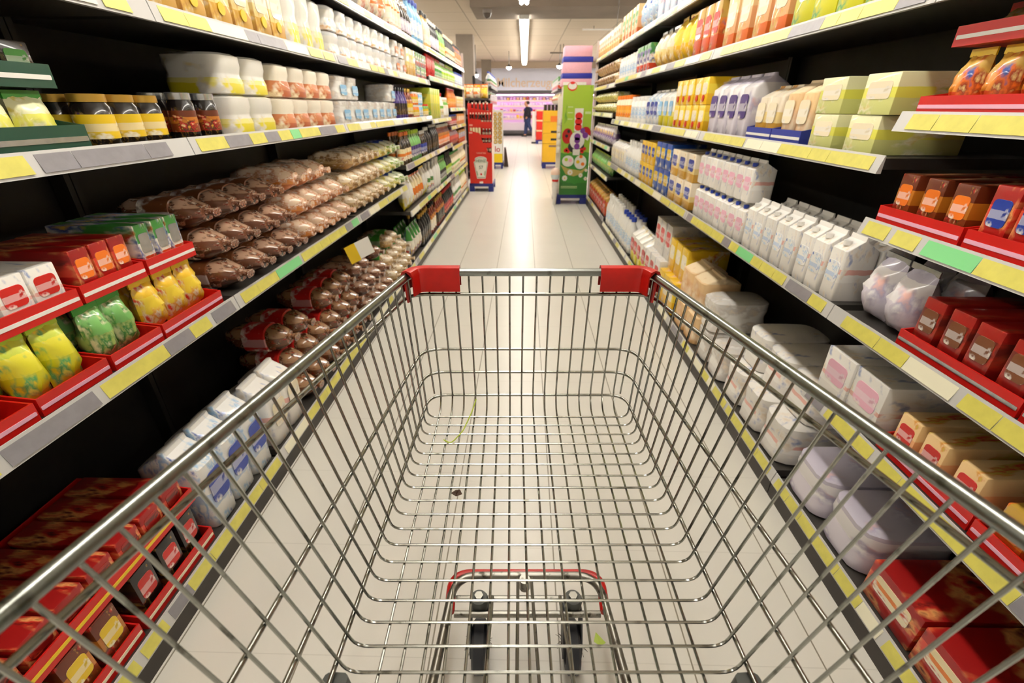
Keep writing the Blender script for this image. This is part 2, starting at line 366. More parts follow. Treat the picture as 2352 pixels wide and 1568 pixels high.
        for e in (-1, 1):
            x0, x1 = (e*a-tk, e*a) if e > 0 else (-a, -a+tk)
            mb.prism([(-b+tk, tk), (b-tk, tk), (b-tk, h), (b*.3, h), (-b+tk, fh)], x1-x0, lambda p, q, t, x0=x0: (x0+t, p, q))
        P('tray', mb, m)
        if m2: P('front_stripe', plate(w*.98, d, fh*.35, fh*.55, .0012), m2)
    _P[key] = out; return out
def clone(parts, name, loc, rz, parent=None):
    root = obj(name, parts[0][1], None, None, loc, rz)
    for n, me in parts[1:]: obj(n, me, None, root)
    return root
def ztop(s, y, lev):
    for a, b, zs in (LB if s < 0 else RB):
        if a-.001 <= y < b: return zs[lev-1]+.0365, zs
    return None, None
def rowlabel(look, i, rw, lay, shelf):
    for mid in (('nearest one' if i == 0 else ORD[i]+' from the near end'), ('nearest one' if i == 0 else ORD[i]+' from near end'), ('nearest' if i == 0 else ORD[i]+' along')):
        t = '%s, %s%s%s, %s' % (look, mid, rw, lay, shelf)
        if len(t.replace(',', ' ').split()) <= 16: return t
    return t
def row(s, lev, y0, y1, kind, dims, ms, look, name, cat, layers=1, rows=1, gap=.006, off=.0, base=0., jit=.02, drop=0., back=.0, where=None):
    """a run of one product along a shelf; look is a phrase that no other run on that shelf shares"""
    w, d, h = dims; z, zs = ztop(s, (y0+y1)/2, lev)
    n = max(1, int((y1-y0+gap)/(w+gap))); step = (y1-y0)/n
    side = 'left' if s < 0 else 'right'
    shelf = where or '%s %s shelf' % (side, ('bottom', 'second', 'third', 'fourth', 'fifth', 'sixth', 'seventh')[lev-1])
    grp = 'run of %s on the %s' % (look, shelf)
    parts = product(kind, dims, *ms)
    for L in range(layers):
        for rr in range(rows):
            for i in range(n):
                if drop and L == layers-1 and R.random() < drop: continue
                y = y0+step*(i+.5)+R.uniform(-.2, .2)*max(0, step-w)
                x = s*(FX+.024+off+d/2+rr*(d+.006)+back*L)+s*R.uniform(0, .006)
                lay = '' if layers == 1 else (', lower layer' if L == 0 else ', upper layer' if L == layers-1 else ', middle layer')
                rw = '' if rows == 1 else (' front row' if rr == 0 else ' back row' if rr == rows-1 else ' middle row')
                o = clone(parts, name, (x, y, z+base+L*(h+.0015)+.0005), (PI/2 if s < 0 else -PI/2)+R.uniform(-jit, jit)*(4 if kind == 'pouch' and jit == .02 else 1))
                tag(o, rowlabel(look, i, rw, lay, shelf), cat, grp)
    return z
def trayed(s, lev, y0, y1, card, tname, ms, base, off, td, th, kind, dims, pm, look, name, cat, rows=1, poff=.012):
    row(s, lev, y0, y1, 'tray', (y1-y0-.004, td, th), (card, ms), tname+' of '+look+('es' if look.endswith('ch') else 's'), 'display_tray', 'tray', base=base, off=off, jit=0)
    row(s, lev, y0+.012, y1-.012, kind, dims, pm, look+' in '+tname.replace('shelf ', ''), name, cat, rows=rows, base=base+.0065, off=off+poff, jit=.012)
# plain colours used on caps and labels
white = mat('white plastic', '#f2f0ea', .35, coat=.2); red = mat('red plastic', '#cf1a12', .35, coat=.3); blackp = mat('black plastic', '#141313', .35, coat=.3)
yel = mat('yellow print', '#e8c417', .4, coat=.2); blue = mat('blue print', '#2440a8', .4, coat=.2); green = mat('green print', '#3f9a35', .4, coat=.2)
silver = mat('silver foil', '#c9ccce', .25, .85, noise=.15, nscale=60); gold = mat('gold lid', '#c9a24a', .3, .7)
purple = mat('purple plastic', '#46307e', .35, coat=.3); orange = mat('orange plastic', '#ee7a1c', .4, coat=.2); cream = mat('cream print', '#f3e6c8', .45)
brown = mat('brown print', '#7a4520', .45, coat=.2); lime = mat('lime print', '#b5d62f', .4, coat=.2); sky = mat('sky blue print', '#86bfe6', .4, coat=.2); pink = mat('pink print', '#efb6cc', .45)
redcard = mat('red tray card', '#d0160f', .42, coat=.15, noise=.06, nscale=9); greencard = mat('dark green tray card', '#1f4a38', .45, coat=.1); bluecard = mat('blue tray card', '#2c3a9a', .45)
PM = pack_mat
p_bread_o = PM('bread wrap orange', [(0, '#b8632a'), (.3, '#d9873f'), (.5, '#e8cdb0')], ['#f1ddcf', '#c98a5a', '#e0b49a', '#fff4e8'], vs=13, amount=.55, coat=.6, rough=.25)
p_bread_c = PM('bread wrap cream', [(0, '#b98d52'), (.35, '#d9bb86'), (.6, '#ecdcc0')], ['#f5ead8', '#caa26a', '#8a5f3a', '#e5caa8'], vs=13, amount=.5, coat=.6, rough=.25)
p_bread_y = PM('bread wrap yellow', [(0, '#c9a63a'), (.35, '#e0d07a'), (.6, '#f0ecd0')], ['#faf6e0', '#d8c04a', '#b5c060', '#ead9b0'], vs=13, amount=.5, coat=.6, rough=.25)
p_bread_b = PM('bread wrap brown', [(0, '#4d2b1a'), (.3, '#6f4428'), (.62, '#a9805c')], ['#caa584', '#3c2012', '#8d5a38', '#a02018'], vs=13, amount=.5, coat=.7, rough=.22)
p_bread_d = PM('bread wrap dark', [(0, '#4a2b1d'), (.4, '#7a4d36'), (.7, '#bf9a80')], ['#e2cab6', '#4a2a1c', '#a8755a', '#7a2a1c'], vs=13, amount=.45, coat=.7, rough=.22)
p_bread_g = PM('bread wrap green', [(0, '#5f8f2a'), (.4, '#9bbf4a'), (.7, '#eef0d8')], ['#3f8f30', '#f3f3e2', '#d9d24a'], vs=13, amount=.5, coat=.6, rough=.25)
p_white = PM('white pack', [(0, '#dcdad6'), (.2, '#f3f1ec'), (.8, '#e4e6e8')], ['#c9cdd0', '#f6e6da', '#d9a86a', '#f8f8f6'], vs=5, amount=.3, coat=.5, rough=.28)
p_whiter = PM('white pack red print', [(0, '#e8e4de'), (.3, '#f2efe9'), (.42, '#e7b3a8'), (.5, '#f2efe9')], ['#9aa6c8', '#f5efe6', '#e8d9c4'], vs=6, amount=.25, coat=.3)
p_whiteb = PM('white pack blue print', [(0, '#e9e8e6'), (.25, '#c3d3ea'), (.45, '#f3f2ef')], ['#2f5fb8', '#f6f6f4', '#9cc4e6', '#f4f2ee'], vs=6, amount=.38, coat=.4)
p_wyel = PM('white yellow pack', [(0, '#e6d62a'), (.28, '#efe48a'), (.4, '#f2efe6')], ['#f6f2e8', '#e0dcd4', '#ecd9a0'], vs=5, amount=.3, coat=.4)
p_worg = PM('white orange pack', [(0, '#b65a2c'), (.22, '#c97a4a'), (.5, '#f3ead8')], ['#f6ecd8', '#e9d2a8', '#a8502a'], vs=5, amount=.25, coat=.4)
p_beige = PM('beige yellow pack', [(0, '#d9a640'), (.3, '#ecd490'), (.5, '#f1e4cc')], ['#f4ead8', '#e9c060', '#c98a4a'], vs=5, amount=.4, coat=.3)
p_orange = PM('orange pack', [(0, '#e8801c'), (.35, '#f2b04a'), (.6, '#f0a030')], ['#f6d9b0', '#e0641a', '#f4c24a', '#f7e9d8'], vs=5, amount=.5, coat=.4)
p_peach = PM('peach pack', [(0, '#e7702e'), (.25, '#f0b07a'), (.6, '#f3cf96')], ['#f6e6d0', '#e9a04a', '#d8c05a', '#d84a30'], vs=5, amount=.5, coat=.3)
p_yellow = PM('yellow pack', [(0, '#eebb12'), (.4, '#f4d640'), (.75, '#f1c522')], ['#f7ecb0', '#e8a010', '#f3e9c8', '#d83a20'], vs=5, amount=.38, coat=.3)
p_lime = PM('lime yellow pack', [(0, '#d2cf1c'), (.5, '#e6e03a'), (.8, '#c5d43a')], ['#efe96a', '#4fae6a', '#e9d030'], vs=5, amount=.35, coat=.3)
p_ygreen = PM('yellow green pack', [(0, '#d6d98a'), (.4, '#e3e05a'), (.65, '#e8e6b8')], ['#b8c860', '#f0ecc8', '#d8c860'], vs=5, amount=.4, coat=.3)
p_green = PM('green snack pack', [(0, '#3f9a3f'), (.3, '#a9c26a'), (.55, '#7fc46a')], ['#cfd98a', '#2f8a3a', '#e4e6b8'], vs=5, amount=.5, coat=.5)
p_choco = PM('chocolate pack', [(0, '#8a3a14'), (.4, '#c0741e'), (.7, '#6a2a10')], ['#d9a23a', '#4a1c0c', '#c01a12', '#e9cf9a'], vs=5, amount=.5, coat=.5)
p_redp = PM('red pack', [(0, '#b01410'), (.45, '#d8402a'), (.7, '#a01210')], ['#6a1410', '#e8a060', '#c9281c', '#3a0c0a'], vs=4, amount=.45, coat=.5)
p_dred = PM('dark red pack', [(0, '#8e120e'), (.5, '#6a2018'), (.8, '#9c1a14')], ['#4a100c', '#b8301c', '#7a4a34'], vs=4, amount=.45, coat=.5)
p_orred = PM('orange red pack', [(0, '#d84a18'), (.35, '#e89030'), (.65, '#c9a040')], ['#f0d890', '#a03a14', '#e8701c', '#3a58a8'], vs=4, amount=.45, coat=.5)
p_bluec = PM('blue carton', [(0, '#1c4fa8'), (.5, '#2f74c8'), (.8, '#1c4fa8')], ['#f0e0a0', '#f3f3f0', '#1a3c90', '#e8b030'], vs=4, amount=.4, coat=.3)
p_dark = PM('dark pack', [(0, '#14110f'), (.35, '#2a1d16'), (.8, '#191413')], ['#5a3a1c', '#0e0c0b', '#8a6a2a', '#3c2a5a'], vs=5, amount=.4, coat=.6, rough=.22)
p_sauce = PM('sauce label', [(0, '#3a8a34'), (.35, '#e9e4c8'), (.7, '#6fae3a')], ['#d83a20', '#f2eecf', '#e8c02a'], vs=5, amount=.4)
p_multi = PM('multi colour pack', [(0, '#d8451e'), (.3, '#efe8d8'), (.6, '#3f8a3a')], ['#e8c030', '#2f4a9a', '#f2ede0', '#c02a1c'], vs=4, amount=.5)
p_pale = PM('pale pink blue pack', [(0, '#c9d8ec'), (.35, '#f2dce0'), (.7, '#dfe6f0')], ['#f4eef0', '#b8cce8', '#e8b8c8', '#9cc86a'], vs=4, amount=.5)
p_laven = PM('lavender white pack', [(0, '#d9d2de'), (.5, '#ece8ea'), (.85, '#c9c2d2')], ['#f4f2f4', '#b8b0c8', '#e8b8b0'], vs=4, amount=.35, coat=.5)
p_tan = PM('paper sack tan', [(0, '#e0b27a'), (.4, '#ecc895'), (.8, '#f0d8b0')], ['#f4e4c8', '#d99a5a'], vs=3, amount=.35, rough=.6, coat=0)
p_purplew = PM('purple white pack', [(0, '#e6e0ea'), (.4, '#8a6ab0'), (.65, '#efe9ee')], ['#f4f0f4', '#7a58a0', '#e8c87a'], vs=4, amount=.4)
p_lilac = PM('lilac chilled pack', [(0, '#e9c8ea'), (.5, '#f4e0f2'), (.8, '#d9a8e0')], ['#f8ecf6', '#c890d8', '#e85a8a'], vs=3, amount=.4)
p_chips = PM('crisps bag orange', [(0, '#efe2c0'), (.35, '#e07a2a'), (.6, '#f0dfb0')], ['#c8401c', '#f4ecd8', '#e8b040'], vs=4, amount=.45, coat=.6, rough=.22)
p_twhite = PM('white crinkled bag', [(0, '#e2ded8'), (.3, '#f0eee9'), (.75, '#dcd9d4')], ['#f4f2ee', '#d2ccc6', '#e8dccb'], vs=6, amount=.4, coat=.6, rough=.25)

# ---------------- left side
# bottom shelf
trayed(-1, 1, .40, .68, redcard, 'lower red tray', cream, 0, 0, .34, .075, 'carton', (.066, .27, .15), (p_choco, yel), 'brown carton', 'chocolate_carton', 'carton')
trayed(-1, 1, .69, .98, redcard, 'lower red tray', cream, 0, 0, .34, .075, 'carton', (.066, .27, .15), (p_dark, red), 'dark carton', 'chocolate_carton', 'carton')
trayed(-1, 1, .40, .98, redcard, 'upper red tray', yel, .161, .015, .33, .075, 'carton', (.068, .27, .09), (p_redp, p_dred), 'red flat carton', 'biscuit_carton', 'carton')
row(-1, 1, 1.0, 1.36, 'flour_bag', (.11, .2, .30), (p_whiteb, blue), 'white paper bag with blue top', 'flour_bag', 'bag', layers=1, rows=1)
row(-1, 1, 1.40, 1.66, 'flour_bag', (.12, .2, .27), (p_whiter, cream), 'white paper bag with red print', 'flour_bag', 'bag')
row(-1, 1, 1.70, 2.60, 'loaf', (.125, .27, .12), (p_bread_b, red), 'brown wrapped loaf with red band', 'bread_loaf', 'bread', layers=3, drop=.25, back=.03)
row(-1, 1, 2.66, 3.22, 'loaf', (.12, .26, .115), (p_bread_d, None), 'dark wrapped loaf', 'bread_loaf', 'bread', layers=3, drop=.35, back=.03)
row(-1, 1, 3.26, 3.85, 'loaf', (.115, .26, .11), (p_bread_c, green), 'cream wrapped loaf with green band', 'bread_loaf', 'bread', layers=3, drop=.4, back=.03)
# second shelf
PZ = dict(rows=3, poff=.022)
trayed(-1, 2, .40, .72, redcard, 'lower red tray', pink, 0, 0, .34, .065, 'pouch', (.07, .078, .13), (p_orange, orange), 'orange snack bag', 'snack_bag', 'bag', **PZ)
trayed(-1, 2, .725, .90, redcard, 'lower red tray', pink, 0, 0, .34, .065, 'pouch', (.07, .078, .135), (p_lime, lime), 'yellow snack bag', 'snack_bag', 'bag', **PZ)
trayed(-1, 2, .905, 1.07, redcard, 'lower red tray', pink, 0, 0, .34, .065, 'pouch', (.066, .078, .13), (p_green, green), 'green snack bag', 'snack_bag', 'bag', **PZ)
trayed(-1, 2, 1.075, 1.34, redcard, 'lower red tray', pink, 0, 0, .34, .065, 'pouch', (.074, .078, .13), (p_yellow, yel), 'golden snack bag', 'snack_bag', 'bag', **PZ)
trayed(-1, 2, .70, .94, redcard, 'upper red tray', white, .155, .04, .30, .065, 'carton', (.066, .23, .10), (p_whiter, red), 'white and red carton', 'biscuit_carton', 'carton')
trayed(-1, 2, .945, 1.14, redcard, 'upper red tray', white, .155, .04, .30, .065, 'carton', (.05, .23, .11), (p_redp, orange), 'red carton', 'biscuit_carton', 'carton')
trayed(-1, 2, 1.145, 1.34, redcard, 'upper red tray', white, .155, .04, .30, .065, 'carton', (.05, .23, .12), (p_multi, silver), 'many coloured carton', 'biscuit_carton', 'carton')
row(-1, 2, 1.40, 1.98, 'loaf', (.12, .27, .10), (p_bread_d, brown), 'dark loaf with brown band', 'bread_loaf', 'bread', layers=3, drop=.2, back=.03)
row(-1, 2, 2.0, 2.6, 'loaf', (.12, .27, .11), (p_bread_o, None), 'orange wrapped loaf', 'bread_loaf', 'bread', layers=3, drop=.15, back=.02)
row(-1, 2, 2.65, 3.3, 'loaf', (.115, .26, .11), (p_bread_c, None), 'cream wrapped loaf', 'bread_loaf', 'bread', layers=3, drop=.1, back=.02)
row(-1, 2, 3.32, 3.62, 'loaf', (.11, .26, .11), (p_bread_y, None), 'yellow wrapped loaf', 'bread_loaf', 'bread', layers=3, back=.02)
row(-1, 2, 3.63, 3.85, 'loaf', (.105, .26, .11), (p_bread_g, blue), 'green wrapped loaf with blue band', 'bread_loaf', 'bread', layers=3, back=.02)
# third shelf
trayed(-1, 3, .5, .78, greencard, 'dark green shelf tray', silver, 0, 0, .3, .08, 'pouch', (.08, .07, .095), (p_green, lime), 'green snack bag', 'snack_bag', 'bag', **PZ)
trayed(-1, 3, .785, 1.08, greencard, 'dark green shelf tray', silver, 0, 0, .3, .08, 'pouch', (.08, .07, .095), (p_ygreen, green), 'pale green snack bag', 'snack_bag', 'bag', **PZ)
trayed(-1, 3, .5, 1.08, greencard, 'upper dark green tray', white, .118, .03, .28, .07, 'carton', (.066, .22, .075), (p_dark, green), 'dark tea carton', 'tea_carton', 'carton')
row(-1, 3, 1.11, 1.36, 'jar', (.078, .078, .11), (p_dark, gold, yel), 'dark jar with yellow label', 'glass_jar', 'jar', rows=2)
row(-1, 3, 1.40, 1.62, 'jar', (.07, .07, .12), (p_dark, silver, p_choco), 'dark jar with silver lid', 'glass_jar', 'jar', rows=2)
row(-1, 3, 1.64, 1.96, 'rolls', (.15, .2, .118), (p_wyel, None), 'white and yellow wrapped pack', 'wrapped_pack', 'pack', layers=2)
row(-1, 3, 1.99, 2.58, 'rolls', (.14, .2, .115), (p_worg, None), 'white and brick orange wrapped pack', 'wrapped_pack', 'pack', layers=2)
row(-1, 3, 2.65, 3.84, 'rolls', (.145, .2, .115), (p_twhite, sky), 'white wrapped pack', 'wrapped_pack', 'pack', layers=2, drop=.45)
row(-1, 4, 3.90, 4.2, 'bottle', (.065, .065, .22), (purple, blackp, p_dark), 'purple bottle', 'sauce_bottle', 'bottle', rows=2)
row(-1, 4, 4.22, 4.42, 'bottle', (.06, .06, .22), (p_choco, gold, yel), 'brown bottle with yellow label', 'sauce_bottle', 'bottle', rows=2)
row(-1, 4, 4.44, 4.66, 'jar', (.065, .065, .10), (orange, white, yel), 'small orange jar', 'glass_jar', 'jar', layers=2)
row(-1, 4, 4.68, 4.84, 'jar', (.07, .07, .1), (sky, white, p_whiteb), 'pale blue tub', 'plastic_tub', 'tub', layers=2)
row(-1, 4, 4.86, 5.12, 'jar', (.07, .07, .11), (p_sauce, red, yel), 'small yellow banded jar', 'glass_jar', 'jar')
# fourth shelf
row(-1, 4, 1.12, 1.36, 'carton', (.11, .22, .17), (greencard, green), 'dark green carton', 'tea_carton', 'carton')
row(-1, 4, 1.40, 2.18, 'carton', (.11, .2, .19), (p_beige, cream, yel), 'beige and yellow carton', 'cereal_carton', 'carton')
row(-1, 4, 2.20, 2.59, 'rolls', (.12, .2, .20), (p_wyel, None), 'yellow and white wrapped pack', 'wrapped_pack', 'pack')
row(-1, 4, 2.65, 3.84, 'rolls', (.14, .2, .105), (p_white, None), 'white shiny wrapped pack', 'wrapped_pack', 'pack', layers=2)
row(-1, 5, 3.9, 4.28, 'rolls', (.14, .2, .105), (p_twhite, orange), 'white pack with orange label', 'wrapped_pack', 'pack', layers=2)
row(-1, 5, 4.30, 4.62, 'carton', (.075, .16, .2), (p_beige, yel), 'tall beige carton', 'cereal_carton', 'carton')
row(-1, 5, 4.64, 5.12, 'carton', (.08, .16, .1), (p_multi, p_sauce), 'green and white small carton', 'soup_carton', 'carton', layers=2)
# fifth (top) shelf
row(-1, 5, 2.0, 2.6, 'carton', (.13, .2, .24), (p_beige, white), 'cream carton', 'cereal_carton', 'carton')
row(-1, 5, 2.66, 3.3, 'pouch', (.14, .12, .24), (p_twhite, silver), 'white foil bag', 'snack_bag', 'bag')
row(-1, 5, 3.32, 3.85, 'pouch', (.13, .12, .24), (p_chips, gold), 'cream and orange bag', 'snack_bag', 'bag')
# bay four
row(-1, 6, 3.9, 4.25, 'bottle', (.075, .075, .25), (p_chips, gold, cream), 'amber bottle with cream label', 'oil_bottle', 'bottle')
row(-1, 6, 4.27, 4.62, 'bottle', (.07, .07, .23), (p_dark, silver, p_laven), 'dark bottle with pale label', 'oil_bottle', 'bottle', rows=2)
row(-1, 6, 4.64, 5.12, 'bottle', (.11, .11, .33), (sky, blue, p_whiteb), 'large pale blue bottle', 'water_bottle', 'bottle')
row(-1, 3, 3.9, 4.2, 'bottle', (.07, .07, .24), (p_dark, orange, p_chips), 'dark sauce bottle with orange cap', 'sauce_bottle', 'bottle', rows=2)
row(-1, 3, 4.22, 4.62, 'bottle', (.065, .065, .24), (p_green, lime, purple), 'green bottle with purple label', 'juice_bottle', 'bottle', rows=2)
row(-1, 3, 4.64, 4.9, 'bottle', (.065, .065, .22), (p_dark, white, blue), 'black bottle with blue label', 'sauce_bottle', 'bottle', rows=2)
row(-1, 3, 4.92, 5.12, 'bottle', (.085, .085, .24), (blackp, white, p_dark), 'fat black bottle', 'sauce_bottle', 'bottle')
row(-1, 2, 3.9, 4.15, 'pouch', (.115, .1, .25), (p_wyel, cream), 'white and yellow bag', 'snack_bag', 'bag')
row(-1, 2, 4.17, 4.6, 'pouch', (.1, .1, .24), (p_chips, orange), 'orange and cream crisps bag', 'crisps_bag', 'bag')
row(-1, 2, 4.62, 4.82, 'pouch', (.09, .1, .26), (p_wyel, yel), 'yellow topped bag', 'snack_bag', 'bag')
row(-1, 2, 4.84, 5.12, 'bottle', (.09, .09, .28), (white, white, p_multi), 'white bottle with red patch', 'cleaner_bottle', 'bottle')
row(-1, 1, 3.9, 4.3, 'pouch', (.085, .1, .27), (p_multi, green), 'red and green bag', 'snack_bag', 'bag', rows=2)
row(-1, 1, 4.32, 4.8, 'bottle', (.085, .085, .3), (blackp, gold, p_dark), 'tall black bottle', 'oil_bottle', 'bottle', rows=2)
row(-1, 1, 4.82, 5.12, 'bottle', (.075, .075, .3), (p_choco, blackp, cream), 'brown bottle with cream label', 'oil_bottle', 'bottle', rows=2)
# fifth unit
row(-1, 6, 5.2, 5.5, 'bottle', (.09, .09, .3), (p_beige, blackp, cream), 'beige bottle with black cap', 'syrup_bottle', 'bottle')
row(-1, 6, 5.52, 6.0, 'bottle', (.085, .085, .28), (blackp, white, p_laven), 'black bottle with white label', 'vinegar_bottle', 'bottle')
row(-1, 6, 6.02, 6.45, 'bottle', (.08, .08, .28), (p_green, blackp, lime), 'dark bottle with green label', 'vinegar_bottle', 'bottle')
row(-1, 5, 5.2, 5.65, 'squeeze', (.08, .06, .2), (red, red, cream), 'red squeeze bottle', 'ketchup_bottle', 'bottle')
row(-1, 5, 5.67, 6.1, 'bottle', (.07, .07, .2), (p_sauce, red, green), 'green bottle with red cap', 'sauce_bottle', 'bottle')
row(-1, 5, 6.12, 6.45, 'bottle', (.065, .065, .19), (p_sauce, white, lime), 'green bottle with white cap', 'sauce_bottle', 'bottle')
row(-1, 4, 5.2, 5.8, 'carton', (.11, .3, .29), (p_lime, None, None), 'big yellow carton', 'starch_carton', 'carton')
row(-1, 4, 5.82, 6.05, 'bottle', (.065, .065, .26), (white, red, p_sauce), 'white bottle with red cap', 'sauce_bottle', 'bottle')
row(-1, 4, 6.07, 6.45, 'bottle', (.06, .06, .22), (p_sauce, white, white), 'slim green and white bottle', 'sauce_bottle', 'bottle')
row(-1, 3, 5.2, 5.6, 'bottle', (.09, .09, .26), (blackp, silver, p_dark), 'thick black bottle', 'sauce_bottle', 'bottle')
row(-1, 3, 5.62, 6.45, 'bottle', (.07, .07, .24), (p_choco, white, orange), 'brown bottle with orange label', 'sauce_bottle', 'bottle')
row(-1, 2, 5.2, 5.55, 'bottle', (.1, .08, .3), (white, white, None), 'plain white bottle', 'cleaner_bottle', 'bottle')
row(-1, 2, 5.57, 6.0, 'bottle', (.07, .07, .28), (p_green, green, blackp), 'green bottle with black label', 'oil_bottle', 'bottle')
row(-1, 2, 6.02, 6.45, 'bottle', (.07, .07, .29), (blackp, blackp, lime), 'black bottle with lime label', 'oil_bottle', 'bottle')
row(-1, 1, 5.2, 5.7, 'bottle', (.08, .08, .3), (p_choco, gold, p_dark), 'brown bottle with gold cap', 'oil_bottle', 'bottle', rows=2)
row(-1, 1, 5.72, 6.45, 'bottle', (.08, .08, .3), (blackp, red, p_redp), 'black bottle with red label', 'oil_bottle', 'bottle', rows=2)
# sixth unit
row(-1, 7, 6.52, 7.3, 'bottle', (.08, .08, .27), (blackp, cream, p_chips), 'black bottle with orange label', 'vinegar_bottle', 'bottle')
row(-1, 7, 7.32, 8.05, 'bottle', (.08, .08, .26), (p_choco, blackp, orange), 'amber bottle with black cap', 'vinegar_bottle', 'bottle')
row(-1, 6, 6.52, 7.2, 'bottle', (.07, .07, .2), (p_sauce, lime, lime), 'lime labelled bottle', 'sauce_bottle', 'bottle')
row(-1, 6, 7.22, 8.05, 'jar', (.08, .08, .16), (p_laven, blue, p_whiteb), 'jar with blue lid', 'glass_jar', 'jar')
row(-1, 5, 6.52, 7.2, 'bottle', (.065, .065, .23), (orange, red, p_orange), 'orange bottle with red cap', 'sauce_bottle', 'bottle')
row(-1, 5, 7.22, 8.05, 'carton', (.1, .15, .15), (p_tan, yel), 'tan carton with yellow label', 'sauce_carton', 'carton')
row(-1, 4, 6.52, 7.2, 'jar', (.08, .08, .14), (p_choco, blue, red), 'brown jar with blue lid', 'glass_jar', 'jar')
row(-1, 4, 7.22, 8.05, 'carton', (.09, .15, .14), (p_orange, cream), 'orange carton', 'sauce_carton', 'carton')
row(-1, 3, 6.52, 7.3, 'pouch', (.1, .08, .19), (p_redp, red), 'red and brown bag', 'snack_bag', 'bag')
row(-1, 3, 7.32, 8.05, 'carton', (.07, .15, .17), (p_orred, sky), 'orange carton with blue label', 'sauce_carton', 'carton')
row(-1, 2, 6.52, 7.3, 'bottle', (.08, .08, .27), (cream, green, p_sauce), 'cream bottle with green cap', 'dressing_bottle', 'bottle')
row(-1, 2, 7.32, 8.05, 'bottle', (.08, .08, .27), (cream, white, p_chips), 'cream bottle with white cap', 'dressing_bottle', 'bottle')
row(-1, 1, 6.52, 7.3, 'bottle', (.085, .085, .3), (white, white, p_multi), 'white bottle', 'cleaner_bottle', 'bottle')
row(-1, 1, 7.32, 8.05, 'bottle', (.085, .085, .3), (cream, lime, p_chips), 'cream bottle with lime cap', 'dressing_bottle', 'bottle')

# ---------------- right side: nearest unit has boards 1 .06  2 .45  3 .725  4 .987  5 1.246  6 1.512
row(1, 1, .5, .86, 'carton', (.17, .3, .12), (p_redp, p_chips), 'red and cream flat carton', 'biscuit_carton', 'carton', layers=1)
row(1, 1, .88, 1.28, 'rolls', (.19, .28, .16), (p_laven, None), 'lavender white wrapped pack', 'wrapped_pack', 'pack', layers=1)
trayed(1, 2, .42, .71, redcard, 'red shelf tray', pink, 0, 0, .34, .07, 'carton', (.062, .28, .11), (p_orred, orange), 'orange and red carton', 'biscuit_carton', 'carton')
trayed(1, 2, .715, 1.0, redcard, 'red shelf tray', pink, 0, 0, .34, .07, 'carton', (.062, .28, .12), (p_peach, red), 'peach and red carton', 'biscuit_carton', 'carton')
row(1, 2, 1.02, 1.28, 'carton', (.125, .28, .16), (p_whiter, pink), 'white and pink carton', 'biscuit_carton', 'carton')
trayed(1, 3, .42, .74, redcard, 'red shelf tray', silver, 0, 0, .34, .065, 'carton', (.058, .28, .135), (p_dred, red), 'dark red carton', 'chocolate_carton', 'carton')
trayed(1, 3, .745, 1.07, redcard, 'red shelf tray', silver, 0, 0, .34, .065, 'carton', (.058, .28, .13), (p_dred, brown), 'dark red carton with brown label', 'chocolate_carton', 'carton')
row(1, 3, 1.08, 1.28, 'pouch', (.095, .12, .17), (p_laven, silver), 'silver white foil bag', 'snack_bag', 'bag', rows=2)
trayed(1, 4, .42, .73, redcard, 'red shelf tray', pink, 0, 0, .34, .07, 'carton', (.066, .28, .11), (p_orred, p_redp), 'orange carton', 'biscuit_carton', 'carton')
trayed(1, 4, .735, 1.01, redcard, 'red shelf tray', pink, 0, 0, .34, .07, 'carton', (.058, .28, .13), (p_redp, blue), 'red carton with blue label', 'chocolate_carton', 'carton')
trayed(1, 4, 1.015, 1.28, redcard, 'red shelf tray', pink, 0, 0, .34, .07, 'carton', (.056, .28, .12), (p_choco, orange), 'brown and orange carton', 'chocolate_carton', 'carton')
trayed(1, 5, .68, .98, redcard, 'lower red tray', pink, 0, 0, .34, .065, 'pouch', (.066, .078, .115), (p_orange, orange), 'orange snack bag', 'snack_bag', 'bag', **PZ)
trayed(1, 5, .985, 1.28, redcard, 'lower red tray', pink, 0, 0, .34, .065, 'pouch', (.066, .078, .115), (p_orred, yel), 'orange and brown snack bag', 'snack_bag', 'bag', **PZ)
trayed(1, 5, .68, 1.28, redcard, 'upper red tray', white, .140, .03, .3, .065, 'pouch', (.07, .08, .062), (p_peach, red), 'peach snack bag', 'snack_bag', 'bag', rows=2, poff=.05)
# second to fourth units: 1 .06  2 .725  3 1.143  4 1.512  5 1.82
row(1, 1, 1.34, 1.9, 'rolls', (.18, .28, .17), (p_whiter, None), 'white wrapped pack with red print', 'wrapped_pack', 'pack', layers=2, back=.06)
row(1, 1, 1.92, 2.3, 'rolls', (.18, .28, .17), (p_twhite, None), 'white crinkled pack', 'wrapped_pack', 'pack', layers=2, drop=.5)
row(1, 1, 2.32, 2.68, 'flour_bag', (.17, .22, .20), (p_tan, None), 'tan paper sack', 'paper_sack', 'sack', layers=2)
row(1, 1, 2.74, 3.1, 'carton', (.115, .25, .21), (p_yellow, cream), 'yellow carton', 'washing_powder_carton', 'carton', layers=2, back=.05)
row(1, 1, 3.12, 3.5, 'carton', (.12, .25, .24), (p_whiter, red), 'white carton with red label', 'washing_powder_carton', 'carton', layers=2, back=.05)
row(1, 1, 3.52, 4.06, 'flour_bag', (.125, .2, .28), (p_wyel, red), 'white and yellow bag', 'washing_powder_bag', 'bag')
row(1, 1, 4.14, 4.6, 'bottle', (.11, .09, .32), (white, blue, p_whiteb), 'white bottle with blue label', 'detergent_bottle', 'bottle', rows=2)
row(1, 1, 4.62, 5.44, 'bottle', (.11, .09, .33), (white, white, p_whiteb), 'white bottle with white cap', 'detergent_bottle', 'bottle', rows=2)
row(1, 2, 1.34, 2.02, 'milk_carton', (.072, .1, .2), (p_whiter, p_whiteb, white), 'white milk carton with blue label', 'milk_carton', 'carton', layers=1, rows=2)
